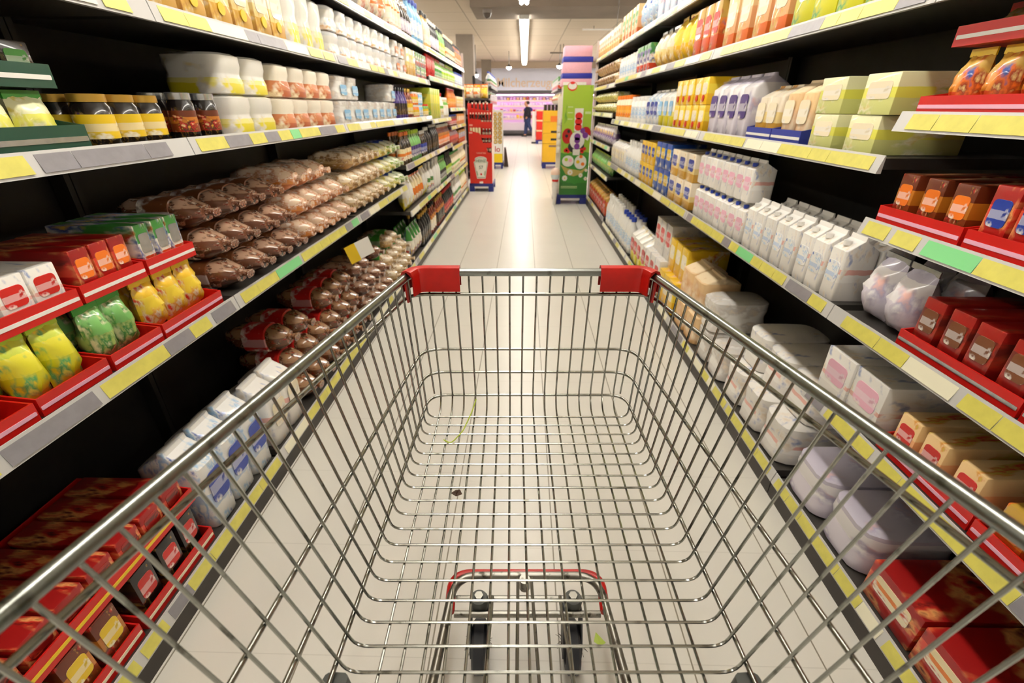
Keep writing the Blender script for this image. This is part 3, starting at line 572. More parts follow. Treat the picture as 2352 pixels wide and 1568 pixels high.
row(1, 2, 2.04, 2.68, 'milk_carton', (.072, .1, .17), (p_whiter, pink, blue), 'white milk carton with pink label', 'milk_carton', 'carton', layers=2)
row(1, 2, 2.74, 3.2, 'carton', (.13, .22, .15), (p_beige, blue), 'beige carton with blue label', 'cereal_carton', 'carton', layers=2)
row(1, 2, 3.22, 3.6, 'carton', (.115, .22, .16), (p_bluec, yel), 'blue carton', 'salt_carton', 'carton', layers=2)
row(1, 2, 3.62, 4.06, 'carton', (.1, .22, .15), (p_yellow, blue), 'yellow carton with blue label', 'sugar_carton', 'carton', layers=2)
row(1, 2, 4.14, 4.7, 'bottle', (.1, .09, .27), (white, white, p_whiteb), 'white bottle', 'detergent_bottle', 'bottle', rows=2)
row(1, 2, 4.72, 5.44, 'flour_bag', (.11, .15, .23), (p_whiter, cream), 'white paper bag', 'flour_bag', 'bag')
row(1, 3, 1.34, 1.74, 'carton', (.13, .24, .1), (p_ygreen, cream), 'yellow green carton', 'rice_carton', 'carton', layers=2)
trayed(1, 3, 1.76, 1.975, bluecard, 'blue tray', white, 0, 0, .24, .075, 'flour_bag', (.088, .17, .20), (p_tan, cream), 'beige paper bag', 'flour_bag', 'bag', poff=.02)
trayed(1, 3, 1.98, 2.2, bluecard, 'blue tray', white, 0, 0, .24, .075, 'flour_bag', (.09, .17, .19), (p_beige, cream), 'beige and yellow paper bag', 'flour_bag', 'bag', poff=.02)
row(1, 3, 2.22, 2.68, 'flour_bag', (.105, .18, .25), (p_laven, purple), 'white paper bag with purple label', 'flour_bag', 'bag')
row(1, 3, 2.74, 3.3, 'carton', (.1, .2, .13), (p_yellow, cream, red), 'golden yellow carton', 'pudding_carton', 'carton', layers=2)
row(1, 3, 3.32, 3.7, 'flour_bag', (.095, .15, .23), (p_wyel, sky), 'white and yellow bag with blue label', 'sugar_bag', 'bag')
row(1, 3, 3.72, 4.06, 'flour_bag', (.095, .15, .23), (p_whiteb, blue), 'white and blue bag', 'sugar_bag', 'bag')
row(1, 3, 4.14, 4.7, 'jar', (.11, .11, .2), (white, white, p_whiteb), 'white tub with blue print', 'plastic_tub', 'tub')
row(1, 3, 4.72, 5.44, 'jar', (.11, .11, .22), (cream, orange, p_orange), 'cream tub with orange label', 'plastic_tub', 'tub')
row(1, 4, 1.34, 2.02, 'carton', (.13, .22, .2), (p_lime, lime), 'lime yellow carton', 'cereal_carton', 'carton')
row(1, 4, 2.04, 2.68, 'carton', (.125, .22, .22), (p_peach, cream), 'peach and orange carton', 'cereal_carton', 'carton')
row(1, 4, 2.74, 3.1, 'carton', (.11, .2, .22), (p_orred, red), 'red and orange carton', 'cereal_carton', 'carton')
row(1, 4, 3.12, 3.6, 'pouch', (.13, .12, .24), (p_yellow, gold), 'yellow bag', 'noodle_bag', 'bag')
row(1, 4, 3.62, 4.06, 'pouch', (.12, .12, .22), (p_beige, silver), 'beige and yellow bag', 'noodle_bag', 'bag')
row(1, 4, 4.14, 4.6, 'carton', (.1, .16, .19), (p_multi, purple), 'many coloured carton', 'soup_carton', 'carton')
row(1, 4, 4.62, 5.44, 'jar', (.11, .11, .18), (white, white, p_whiteb), 'white tub with blue band', 'plastic_tub', 'tub')
row(1, 5, 2.75, 3.4, 'pouch', (.15, .14, .26), (p_pale, sky), 'pale pink and blue bag', 'noodle_bag', 'bag')
row(1, 5, 3.42, 4.06, 'carton', (.13, .2, .25), (p_pale, pink), 'pale pink carton', 'cereal_carton', 'carton')
row(1, 5, 4.14, 4.7, 'pouch', (.14, .14, .26), (p_whiteb, blue), 'white and blue bag', 'noodle_bag', 'bag')
row(1, 5, 4.72, 5.44, 'carton', (.12, .2, .22), (p_peach, green), 'orange and green carton', 'cereal_carton', 'carton')
# far unit: 1 .10  2 .55  3 .865  4 1.198  5 1.487  6 1.815
row(1, 1, 5.54, 7.02, 'flour_bag', (.16, .2, .26), (p_orred, red), 'red and orange bag', 'charcoal_bag', 'bag')
row(1, 2, 5.54, 7.02, 'pouch', (.12, .12, .19), (p_green, lime), 'green and yellow bag', 'snack_bag', 'bag')
row(1, 3, 5.54, 7.02, 'pouch', (.12, .12, .2), (p_purplew, white), 'purple and white bag', 'snack_bag', 'bag')
row(1, 4, 5.54, 7.02, 'loaf', (.13, .2, .11), (p_bread_y, None), 'pale yellow wrapped loaf', 'bread_loaf', 'bread', layers=2)
row(1, 5, 5.54, 7.02, 'loaf', (.13, .2, .12), (p_bread_c, None), 'cream wrapped loaf', 'bread_loaf', 'bread', layers=2)
row(1, 6, 5.54, 7.02, 'carton', (.12, .18, .2), (p_beige, orange), 'beige and orange carton', 'cereal_carton', 'carton')

# ---------------- loose shelf card on the left
t = thing('shelf_card', 'tilted yellow and white card hanging below the left second shelf', 'sign', (-FX+.03, 2.42, .60))
cmb = MB().box(-.002, 0, -.06, .0, -.05, .05); obj('yellow_half', cmb, yel, t); obj('white_half', MB().box(-.002, 0, .0005, .085, -.045, .05), white, t); t.rotation_euler = (R.uniform(.3, .3), 0, -.9)

# ------------------------------------------------------------------ pallets and displays
palm = mat('pallet blue', '#1c2878', .45, noise=.1, nscale=10)
def pallet(x0, x1, y0, y1, h, label):
    t = thing('plastic_pallet', label, 'pallet', ((x0+x1)/2, (y0+y1)/2, 0), 0, 'blue plastic pallets')
    a, b = (x1-x0)/2, (y1-y0)/2
    obj('deck', bevelled(MB().box(-a, a, -b, b, h-.05, h).mesh('deck'), .006), palm, t)
    fw = min(.12, a*.42)
    for sx in (-1, 1):
        for sy in (-1, 1):
            cx, cy = sx*(a-fw/2), sy*(b-fw/2)
            obj('foot', bevelled(MB().box(cx-fw/2, cx+fw/2, cy-fw/2, cy+fw/2, 0, h-.05).mesh('foot'), .006), palm, t)
    for sx in (-1, 1): obj('runner', MB().box(-a+fw, a-fw, sx*b-(.012 if sx > 0 else 0), sx*b+(.012 if sx < 0 else 0), h-.08, h-.05), mat('pallet ticket', '#d8d2cf', .5), t)
    return t
dred = mat('display red', '#d2220f', .45, coat=.15, noise=.05, nscale=6); key_g = mat('keystone sage', '#9aa890', .5); key_w = mat('keystone cream', '#e9e6dc', .5)
pallet(-.93, -.52, 8.2, 8.8, .135, 'blue plastic pallet under the red bottle display')
t = thing('display_stand', 'red cardboard bottle display with a cream keystone emblem, beside the left shelves', 'display stand', (-.725, 8.2, .136))
W = .19
def front_poly(t, poly, name, m, y=-.004, th=.004, lab=None):
    mb = MB(); mb.prism(poly, th, lambda a, b, q: (a, y+q, b)); o = obj(name, mb, m, t)
    if lab: o['label'] = lab
    return o
# local z = world z - .136 ; front panel with stepped notches at its right edge
front_poly(t, [(-W, 0), (W, 0), (W, .49), (.125, .49), (.10, .565), (W, .565), (W, .64), (.05, .64), (.01, .715), (W, .715), (W, .76), (.0, .76), (-.0, .78), (-W, .83)], 'front_panel', dred, .0, .006)
obj('side_panel', MB().box(-W, -W+.005, .0065, .55, 0, 1.22), dred, t); obj('rear_panel', MB().box(-W+.0055, W, .545, .55, 0, 1.22), dred, t)
sidep = MB(); sidep.prism([(.0065, 0), (.544, 0), (.544, 1.22), (.42, 1.10), (.0065, .49)], .005, lambda a, b, q: (W-.005+q, a, b)); obj('cut_side_panel', sidep, mat('display side cream', '#e8cfc4', .5), t)
TIERS = [(.485, .008, .17, dred), (.636, .008, .17, dred), (.86, .10, .17, dred), (1.00, .26, .17, dred)]
for z, y0, dd, m in TIERS: obj('tier', MB().box(-W+.006, W-.006, y0, y0+dd, z-.012, z), dred, t)
lip = MB(); lip.prism([(-W, .86), (W, .86), (W, .95), (.02, .95), (-.0, .985), (-W, 1.0)], .005, lambda a, b, q: (a, .07+q, b)); obj('tier_lip', lip, dred, t)
lip = MB(); lip.prism([(-W, 1.06), (W, 1.06), (W, 1.10), (.06, 1.12), (-W, 1.16)], .005, lambda a, b, q: (a, .24+q, b)); obj('tier_lip', lip, dred, t)
for i, (zz, yy) in enumerate(((.90, .066), (.79, -.004))): front_poly(t, [(-.18, zz-.012), (-.125, zz-.012), (-.125, zz+.014), (-.18, zz+.014)], 'small_print_bar', mat('pale red print', '#e8a898', .5), yy-.002 if i == 0 else -.006, .0015)
me = text_mesh('VARIETIES', .036, .0008); o = obj('lettering', me, mat('pale red print', '#e8a898', .5), t, (.01, -.0065, .47)); o.rotation_euler = (PI/2, 0, 0)
def ks(s, dz=0):
    top = [(.095*s+.0*i, 0) for i in ()]
    pts = [(-.075*s, -.19*s), (.075*s, -.19*s), (.125*s, .085*s), (.098*s, .10*s), (.105*s, .13*s)]
    pts += [(.105*s*math.cos(a), .13*s+.045*s*math.sin(a)) for a in [PI*k/10 for k in range(1, 10)]]
    pts += [(-.105*s, .13*s), (-.098*s, .10*s), (-.125*s, .085*s)]
    return [(a, b+dz) for a, b in pts]
front_poly(t, ks(.96, .262), 'emblem_border', key_w, -.003, .0025); front_poly(t, ks(.90, .262), 'emblem_line', key_g, -.0042, .001); front_poly(t, ks(.82, .262), 'emblem_field', key_w, -.0054, .001)
front_poly(t, [(-.084, .325), (.084, .325), (.079, .395), (.04, .408), (-.04, .408), (-.079, .395)], 'emblem_band', mat('keystone pale sage', '#d6dacb', .5), -.0064, .0008)
o = obj('lettering', text_mesh('HEINZ', .056, .0006), mat('emblem ink', '#55634f', .5), t, (0, -.0073, .343)); o.rotation_euler = (PI/2, 0, 0)
o = obj('lettering', text_mesh('57', .072, .0006), mat('emblem ink', '#55634f', .5), t, (0, -.0068, .235)); o.rotation_euler = (PI/2, 0, 0)
front_poly(t, [(.018*math.cos(a*PI/8), .15+.018*math.sin(a*PI/8)) for a in range(16)], 'tomato_mark', red, -.0068, .001)
for sx in (-1, 1): front_poly(t, [(sx*.058-.012, .13), (sx*.058+.012, .13), (sx*.07+.006, .20), (sx*.07-.012, .20)], 'vine_mark', mat('vine green', '#9fb38c', .5), -.0066, .0008)
front_poly(t, [(-.03, .0), (.03, .0), (.03, .035), (-.03, .03)], 'white_ticket', white, -.003, .0025)
kb = mat('ketchup bottle glass', '#3c0f0a', .15, coat=.5); kc = mat('ketchup cap', '#f3d9c4', .35)
def kbottle(x, y, z, label, grp, body=kb, lab=None, h=.19, r=.022):
    b = obj('ketchup_bottle', MB().loft([(0, r, r, 2), (h*.55, r, r, 2), (h*.72, r*.55, r*.55, 2), (h*.9, r*.45, r*.45, 2)], 14), body, None, (x, y, z))
    obj('cap', MB().loft([(h*.88, r*.62, r*.62, 2), (h, r*.62, r*.62, 2)], 12), kc, b)
    obj('neck_label', MB().loft([(h*.2, r*1.03, r*1.03, 2), (h*.5, r*1.03, r*1.03, 2)], 14), lab or mat('ketchup label', '#b9a48f', .4), b)
    tag(b, label, 'bottle', grp); return b
for i in range(5): kbottle(-.725-.145+i*.062, 8.2+.33, .136+1.001, 'small dark bottle on the red display, uppermost tier, %s from the shelves' % ORD[i].replace('nearest', 'first'), 'bottles on the uppermost tier of the red display', h=.235)
for i in range(8): kbottle(-.725-.165+i*.047, 8.2+.16, .136+.861, 'small dark bottle on the red display, second tier, %s from the shelves' % ORD[i].replace('nearest', 'first'), 'bottles on the second tier of the red display', h=.225, r=.019)
for i in range(4): kbottle(-.725-.16+i*.048, 8.2+.035, .136+.83, 'pale yellow bottle row of the red display, %s from the shelves' % ORD[i].replace('nearest', 'first'), 'pale bottles of the red display', body=mat('mayo', '#e6dcae', .4), lab=cream, h=.05, r=.017) if False else None
for i in range(3): kbottle(-.725+.045+i*.05, 8.2+.035, .136+.637, 'dark bottle in the upper side opening of the red display, %s from the shelves' % ORD[i].replace('nearest', 'first'), 'bottles in the upper side opening of the red display', h=.085, r=.02)
for i in range(2): kbottle(-.725+.105+i*.05, 8.2+.035, .136+.486, 'dark bottle in the lower side opening of the red display, %s from the shelves' % ORD[i].replace('nearest', 'first'), 'bottles in the lower side opening of the red display', h=.13, r=.02)
for i in range(3): kbottle(-.725+.055+i*.05, 8.2+.036, .136+.746, 'dark bottle in the front tier of the red display, %s from the shelves' % ORD[i].replace('nearest', 'first'), 'dark bottles in the front tier of the red display', h=.105, r=.02)
# pale packs between the two lips
for i in range(4):
    tag(obj('sauce_tube', MB().loft([(0, .019, .012, 3), (.11, .019, .012, 3), (.12, .015, .009, 3)], 14), mat('mayo', '#e6dcae', .4), None, (-.725-.155+i*.047, 8.2+.045, .136+.746)), 'pale yellow tube in the front tier of the red display, %s from the shelves' % ORD[i].replace('nearest', 'first'), 'tube', 'pale tubes of the red display')
obj('tier', MB().box(-W+.006, .0, .0065, .0665, .73, .745), dred, t)

# end shelf with snack bags behind the red display
t = thing('end_shelf', 'dark end shelf of snack bags behind the red bottle display', 'shelving', (-.98, 9.75, 0))
obj('back_panel', MB().box(-.3, .3, .45, .47, 0, 1.52), dark, t)
for z in (.12, .6, 1.1, 1.42): obj('shelf', MB().box(-.28, .3, 0, .45, z, z+.03), boardm, t)
obj('side_post', MB().box(-.3, -.282, 0, .45, 0, 1.5), dark, t)
for L in range(2):
    for i in range(4):
        p = product('pouch', (.13, .1, .18), p_chips if (i+L) % 3 else p_yellow, orange)
        o = clone(p, 'crisps_bag', (-1.19+i*.14, 9.85+L*.14, 1.451), R.uniform(-.2, .2)); o.scale = (1, 1, 1+.25*L)
        tag(o, 'orange and cream crisps bag on the end shelf, %s row, %s from the left' % (('front', 'back')[L], ORD[i].replace('nearest', 'first')), 'bag', 'crisps bags on the end shelf')
for i in range(5):
    o = clone(product('bottle', (.08, .08, .28), p_dred, kc, pink), 'cola_bottle', (-1.19+i*.11, 9.9, 1.131), 0)
    tag(o, 'dark red bottle under the crisps bags, %s from the left' % ORD[i].replace('nearest', 'first'), 'bottle', 'bottles on the end shelf')

# green display
pallet(.455, .94, 7.1, 7.6, .135, 'blue plastic pallet under the tall green display')
gl = PM('display green', [(0, '#2f7a2a'), (.12, '#3a8f30'), (.36, '#4c9a30'), (.40, '#9cc23a'), (.6, '#a9cb3c')], ['#358a2e', '#3f9434'], vs=9, amount=.0)
t = thing('display_stand', 'tall green spring display with flowers and a ladybird picture, beside the right shelves', 'display stand', (.73, 7.1, .136))
GW = .205
obj('body', MB().box(-GW+.002, GW-.002, .004, .38, 0, 1.42), mat('display white side', '#e9e2d4', .5), t)
obj('front_panel', MB().box(-GW, GW, -.003, .0035, 0, 1.43), gl, t)
hd = MB(); hd.prism([(-GW-.01, 1.43), (.10, 1.43), (.10, 1.465), (-GW-.01, 1.465)], .004, lambda a, b, q: (a, -.006+q, b)); obj('header_strip', hd, white, t)
def ell(cx, cz, a, b, n=20, r=0): return [(cx+a*math.cos(2*PI*i/n)*math.cos(r)-b*math.sin(2*PI*i/n)*math.sin(r), cz+a*math.cos(2*PI*i/n)*math.sin(r)+b*math.sin(2*PI*i/n)*math.cos(r)) for i in range(n)]
pk = mat('print purple', '#7a3a96', .5); wp = mat('print white', '#e9e6e0', .5, noise=.06, nscale=40); rp = mat('print red', '#e0281c', .5); bp = mat('print black', '#262326', .5); dr = mat('print dark red', '#b81812', .5); sp_ = mat('print sand', '#b9a85a', .5); dg = mat('print pale green', '#c9dca0', .5)
front_poly(t, ell(-.085, 1.415, .065, .055), 'brand_oval', rp, -.008, .002); front_poly(t, ell(-.085, 1.42, .058, .042), 'brand_oval_field', wp, -.0092, .001)
front_poly(t, ell(-.085, 1.455, .03, .016), 'brand_oval_top', rp, -.0102, .001)
front_poly(t, ell(.02, .86, .125, .20), 'dark_disc', bp, -.0045, .001) if False else None
front_poly(t, ell(-.12, .80, .075, .10), 'ladybird_wing', dr, -.006, .002); front_poly(t, ell(.135, .84, .07, .08), 'ladybird_wing', dr, -.006, .002)
for cx, cz in ((-.13, .80), (-.105, .86)): front_poly(t, ell(cx, cz, .02, .022), 'wing_spot', bp, -.0072, .001)
front_poly(t, ell(.01, .66, .115, .085), 'ladybird_shadow', bp, -.005, .001)
front_poly(t, ell(.02, .745, .105, .115), 'flower_pack', wp, -.0075, .0015)
front_poly(t, [(-.03, .55), (.065, .55), (.07, .63), (-.035, .63)], 'flower_pack_foot', wp, -.0078, .0015)
front_poly(t, [(-.03, .86), (.08, .86), (.085, 1.15), (-.035, 1.15)], 'tall_pack', wp, -.0085, .0015)
front_poly(t, [(.085, .79), (.17, .74), (.20, .80), (.115, .86)], 'tilted_pack', wp, -.0087, .0015)
for k, cz in enumerate((.915, .985, 1.055)): front_poly(t, ell(.025, cz, .05, .045), 'red_flower', rp, -.0102, .001)
for cx, cz, rr in ((.02, .79, .045), (.02, .745, .04), (.13, .81, .04), (.09, .87, .035), (.02, .665, .04)): front_poly(t, ell(cx, cz, rr, rr), 'purple_flower', pk, -.0112, .001)
for cx, cz in ((-.14, .61), (-.10, .60), (-.12, .625), (.10, .595), (.13, .635), (.09, .62)): front_poly(t, ell(cx, cz, .024, .024, 12), 'red_berry', rp, -.0075, .001)
front_poly(t, [(-.20, .42), (-.10, .37), (.10, .34), (.19, .40), (.12, .30), (0, .26), (-.12, .29)], 'sand_swirl', sp_, -.0052, .001)
front_poly(t, ell(-.095, .47, .085, .075), 'egg_plate', wp, -.0066, .0015); front_poly(t, ell(.085, .455, .088, .095), 'egg_plate', wp, -.0072, .0015)
for cx, cz, m_ in ((-.12, .49, lime), (-.06, .48, pink), (.05, .46, yel), (.12, .43, orange), (.09, .53, orange)): front_poly(t, ell(cx, cz, .026, .024, 12), 'plate_pattern', m_, -.0083, .001)
for cx, cz, rr in ((-.055, .315, .045), (-.13, .235, .045), (.10, .275, .035), (.175, .23, .03), (.175, .345, .025)):
    pts = []
    for k in range(20): q = rr*(1 if k % 2 == 0 else .72); pts.append((cx+q*math.cos(PI*k/10), cz+q*math.sin(PI*k/10)))
    front_poly(t, pts, 'daisy', wp, -.0062, .001); front_poly(t, ell(cx, cz, rr*.25, rr*.25, 10), 'daisy_centre', yel, -.0072, .001)
for z in (.095, .115): front_poly(t, [(-.18, z), (.06, z), (.06, z+.007), (-.18, z+.007)], 'small_print_bar', dg, -.0045, .001)
for cz in (1.16, 1.09, 1.01):
    front_poly(t, [(-.13, cz), (-.06, cz), (-.06, cz+.012), (-.13, cz+.012)], 'small_print_bar', dg, -.0045, .001)
front_poly(t, [(.11, 1.08), (.19, 1.08), (.19, 1.11), (.11, 1.11)], 'small_print_bar', dg, -.0045, .001)
for k in range(5):
    o = clone(product('jar', (.06, .06, .085), mat('cup white', '#ece6da', .5), cream), 'white_cup', (.493, 7.165, .72+k*.088), 0)
    tag(o, 'small white cup beside the green display, %s from the bottom' % ORD[k].replace('nearest', 'first'), 'cup', 'white cups on the green display')
pc = thing('cup_holder', 'slim white strip holding cups on the side of the green display', 'display strip', (.493, 7.2, .136)); obj('holder_strip', MB().box(-.028, .028, .0, .02, 0, 1.3), mat('display white side', '#e9e2d4', .5), pc)
obj('holder_shelf', MB().box(-.03, .03, -.07, -.001, .572, .582), mat('display white side', '#e9e2d4', .5), pc)
sc = thing('sweet_bag', 'tall white sweet bag with pink round top and red ribbon beside the green display', 'sweet bag', (.46, 7.1-.05, 0))
obj('bag', MB().loft([(0, .02, .02, 2), (.15, .035, .03, 2), (.3, .048, .04, 2.2), (.335, .04, .035, 2)], 16), wp, sc)
obj('ribbon', MB().loft([(.332, .045, .04, 2), (.36, .047, .042, 2)], 16), rp, sc); obj('bag_top', MB().loft([(.358, .045, .04, 2), (.40, .066, .05, 2), (.43, .066, .05, 2)], 16), mat('sweet pale blue', '#d9e4e8', .4), sc)
obj('round_top', MB().loft([(.425+.0, .066, .052, 2), (.46, .068, .054, 2), (.495, .055, .045, 2), (.515, .03, .025, 2), (.52, .004, .004, 2)], 16), mat('sweet pink', '#f7d9c8', .4), sc)
for k, z in enumerate((1.62-.0, 1.79, 1.96-.0)):
    pass
pkm = mat('carton pink', '#eeb4c6', .5, noise=.05, nscale=30); blm = mat('carton blue', '#2c34a6', .45)
ZB = 1.558
for k, (z0, hh) in enumerate(((ZB, .085), (ZB+.0855, .19), (ZB+.276, .185))):
    c = thing('pink_carton', ('pink carton lowest on the green display', 'pink carton with blue base, middle of the stack', 'pink carton with blue base, topmost of the stack')[k], 'carton', (.70, 7.13, z0), 0, 'pink cartons on the green display')
    bh = 0 if k == 0 else .062
    obj('carton', bevelled(MB().box(-.2+.012*k, .2-.012*k*.6, 0, .34, bh+.0004, hh).mesh('carton'), .003), pkm, c)
    if bh: obj('blue_base', bevelled(MB().box(-.205+.008*k, .205, -.004, .344, 0, bh).mesh('blue_base'), .003), blm, c)

# displays further back
pallet(.43, .86, 11.6, 12.1, .14, 'blue plastic pallet under the yellow carton display')
t = thing('display_stand', 'yellow carton display on a blue pallet behind the green display', 'display stand', (.645, 11.6, .141))
yd = mat('display yellow', '#efb81e', .5, noise=.05, nscale=5)
for k, (z0, z1) in enumerate(((0, .40), (.405, .62), (.625, .86), (.865, 1.09))): obj('carton_tier', MB().box(-.215, .215, 0, .45, z0, z1), yd, t)
for z in (.47, .63): front_poly(t, [(-.03, z), (.19, z), (.19, z+.045), (-.03, z+.045)], 'opening', bp, -.003, .0025)
front_poly(t, [(-.05, .86), (.19, .86), (.19, .98), (-.05, .98)], 'orange_print', orange, -.003, .0025); front_poly(t, [(-.07, .33), (.18, .33), (.18, .37), (-.07, .37)], 'print_line', mat('print violet brown', '#8a6a5a', .5), -.003, .0025)
for k in range(5): tag(obj('coffee_pack', MB().box(-.035, .035, 0, .1, 0, .12), p_dark, None, (.645-.17+k*.085, 11.7, .141+1.0905)), 'dark pack on top of the yellow display, %s from the left' % ORD[k].replace('nearest', 'first'), 'pack', 'dark packs on the yellow display')
pallet(.46, .95, 19.8, 20.4, .14, 'blue plastic pallet under the red carton stack')
for k in range(3):
    c = thing('red_carton', 'red carton far along the aisle, %s of its stack' % ('lowest', 'middle', 'topmost')[k], 'carton', (.705, 19.85, .141+.36*k), 0, 'red cartons far along the aisle')
    obj('carton', MB().box(-.235, .235, 0, .45, 0, .30), dred, c); obj('tan_gap', MB().box(-.23, .23, .004, .445, .3004, .355), p_tan, c)
t = thing('white_column_stand', 'slim white stand beside the red carton stack', 'stand', (.38, 20.0, 0)); obj('post', MB().box(-.07, .07, 0, .12, .06, 1.15), wp, t); obj('base', MB().box(-.09, .09, -.02, .14, 0, .0595), blackp, t)

pallet(-.72, -.5, 11.5, 12.1, .14, 'blue plastic pallet under the gold patterned display')
t = thing('display_stand', 'white and gold display of ring shaped packs behind the red bottle display', 'display stand', (-.61, 11.5, .141))
obj('body', MB().box(-.105, .105, .003, .55, 0, 1.1), wp, t); front_poly(t, [(-.105, 0), (.105, 0), (.105, .19), (-.105, .19)], 'yellow_panel', yel, -.003, .005)
front_poly(t, [(-.105, .195), (.105, .195), (.105, .40), (-.105, .40)], 'white_panel', wp, -.003, .005)
o = obj('lettering', text_mesh('lo', .17, .001), dr, t, (-.01, -.0045, .235)); o.rotation_euler = (PI/2, 0, 0)
for k in range(7):
    for i in range(2):
        j = obj('ring_pack', MB().tube([(-.052+i*.104+.033*math.cos(q*PI/8), -.012, .45+k*.094+.033*math.sin(q*PI/8)) for q in range(16)], .012, 8, True), mat('gold ring', '#c9a03a', .35, .4), t)
t = thing('brown_floor_stand', 'dark brown tapered floor stand beside the gold display', 'stand', (-.44, 11.9, 0)); fs = MB(); fs.prism([(-.05, 0), (.06, 0), (.0, .42), (-.04, .42)], .12, lambda a, b, q: (a, q, b)); obj('panel', fs, mat('dark brown wood', '#3a261c', .5), t)
obj('top_cap', MB().box(-.045, .005, -.005, .125, .421, .44), mat('grey cap', '#8a8a8c', .5), t)

# continuing shelves beyond the cross aisle
bay(-1, 12.3, 15.0, [.06, .55, .95, 1.32, 1.7], 'far shelving unit beyond the gold display on the left', fx=.78, tickets=False)
bay(1, 12.6, 15.4, [.06, .55, .95, 1.32, 1.66], 'far shelving unit beyond the yellow display on the right', fx=.78, tickets=False)
FARK = [('bottle', (.13, .13, .31), (p_whiteb, blue, p_multi), 'tall white bottle with blue cap', 'bottle'), ('carton', (.16, .2, .26), (p_multi, white), 'many coloured carton', 'carton'), ('pouch', (.17, .14, .26), (p_chips, white), 'cream and orange bag', 'bag')]
for s, y0, y1, zl in ((-1, 12.35, 14.9, (1.7, 1.32, .95)), (1, 12.65, 15.3, (1.66, 1.32, .95))):
    for li, z in enumerate(zl):
        k, d, ms, look, cat = FARK[li % 3] if s < 0 else FARK[(li+1) % 3]; n = int((y1-y0)/(d[0]+.02))
        for i in range(n):
            o = clone(product(k, d, *ms), 'far_'+{'bottle': 'bottle', 'carton': 'carton', 'bag': 'bag'}[cat], (s*(.80+d[1]/2), y0+(i+.5)*(y1-y0)/n, z+.037), PI/2 if s < 0 else -PI/2)
            tag(o, '%s, %s along, far %s unit, %s board' % (look, ORD[i], 'left' if s < 0 else 'right', ('first', 'second', 'third')[li]), cat, 'packs on the far %s shelving unit, board %s' % ('left' if s < 0 else 'right', ('one', 'two', 'three')[li]))

# dairy cooler, sign, person
fr = thing('dairy_cooler', 'long open chilled dairy cooler with pink lit shelves along the back wall', 'cooler', (.2, 25.45, 0))
fw_ = 4.2; gm = mat('cooler grey', '#5d5a5c', .5); lm = mat('cooler liner', '#efe0ee', .5)
obj('kick_base', MB().box(-fw_, fw_, .08, 1.0, 0, .10), blackp, fr); obj('front_bumper', bevelled(MB().box(-fw_, fw_, 0, .12, .1005, .26).mesh('front_bumper'), .02), gm, fr)
obj('front_panel', MB().box(-fw_, fw_, .03, .11, .2605, .62), lm, fr); obj('well_floor', MB().box(-fw_, fw_, .121, 1.0, .24, .30), lm, fr); obj('back_panel', MB().box(-fw_, fw_, 1.0, 1.04, 0, 2.0), lm, fr)
cp = MB(); cp.prism([(.05, 1.86), (.0, 2.03), (1.0, 2.03), (1.0, 1.95), (.25, 1.86)], 2*fw_, lambda a, b, q: (-fw_+q, a, b)); obj('canopy', cp, gm, fr)
pl = mat('pink cooler tube', '#ffc8f4', .4, emit=9.)
obj('added_wall_light', MB().tube([(-fw_, .55, 2.037), (fw_, .55, 2.037)], .007, 8), mat('added wall light glow', '#fff6f4', .4, emit=24.), fr)  # added glowing tube, tucked behind the canopy edge to brighten the wall above
obj('canopy_lamp', MB().tube([(-fw_, .2, 1.83), (fw_, .2, 1.83)], .02, 8), pl, fr)
CSH = [(.30, .13, .55), (.78, .40, 0), (1.08, .46, 0), (1.36, .52, 0), (1.60, .58, 0)]
for z, y, _ in CSH[1:]:
    s_ = obj('cooler_shelf', MB().box(-fw_, fw_, y, .998, z-.02, z), lm, fr); obj('shelf_edge', MB().box(-fw_, fw_, y-.015, y-.001, z-.05, z+.02), cream, s_)
    obj('shelf_lamp', MB().tube([(-fw_, y+.02, z-.035), (fw_, y+.02, z-.035)], .011, 8), pl, s_)
PN = ['bottom tray', 'lowest shelf', 'second shelf', 'third shelf', 'uppermost shelf']
cms = [p_lilac, p_laven, p_pale, p_whiter, p_purplew, p_peach, p_yellow, p_redp]
for li, (z, y, _) in enumerate(CSH):
    n = 22
    for i in range(n):
        x = -1.6+(i+.5)*.165; q = R.choice(cms[:5] if li in (0, 3) else cms); hh = R.uniform(.11, .17)
        key = (q.name, round(hh, 2)); me = _P.get(('cool', key))
        if me is None:
            me = MB().loft([(0, .062, .06, 5), (hh*.8, .072, .07, 4), (hh, .066, .064, 4)], 14).mesh('dairy_tub'); me.materials.append(q); _P[('cool', key)] = me
        o = obj('dairy_tub', me, None, None, (.2+x+.15, 25.45+y+.12, z+.001)); tag(o, 'small chilled tub in the dairy cooler, %s from the left on its %s' % (ORD[i].replace('nearest', 'first'), PN[li]), 'tub', 'tubs in the dairy cooler')
sg = thing('shop_sign', 'cream lettering on the pale wall above the dairy cooler', 'sign', (.55, 26.6, 2.22)); o = obj('lettering', text_mesh('Milcherzeugnisse', .565, .012, al='LEFT'), mat('sign cream', '#e8cdb2', .5), sg, (-1.98, -.013, 0)); o.rotation_euler = (PI/2, 0, 0)
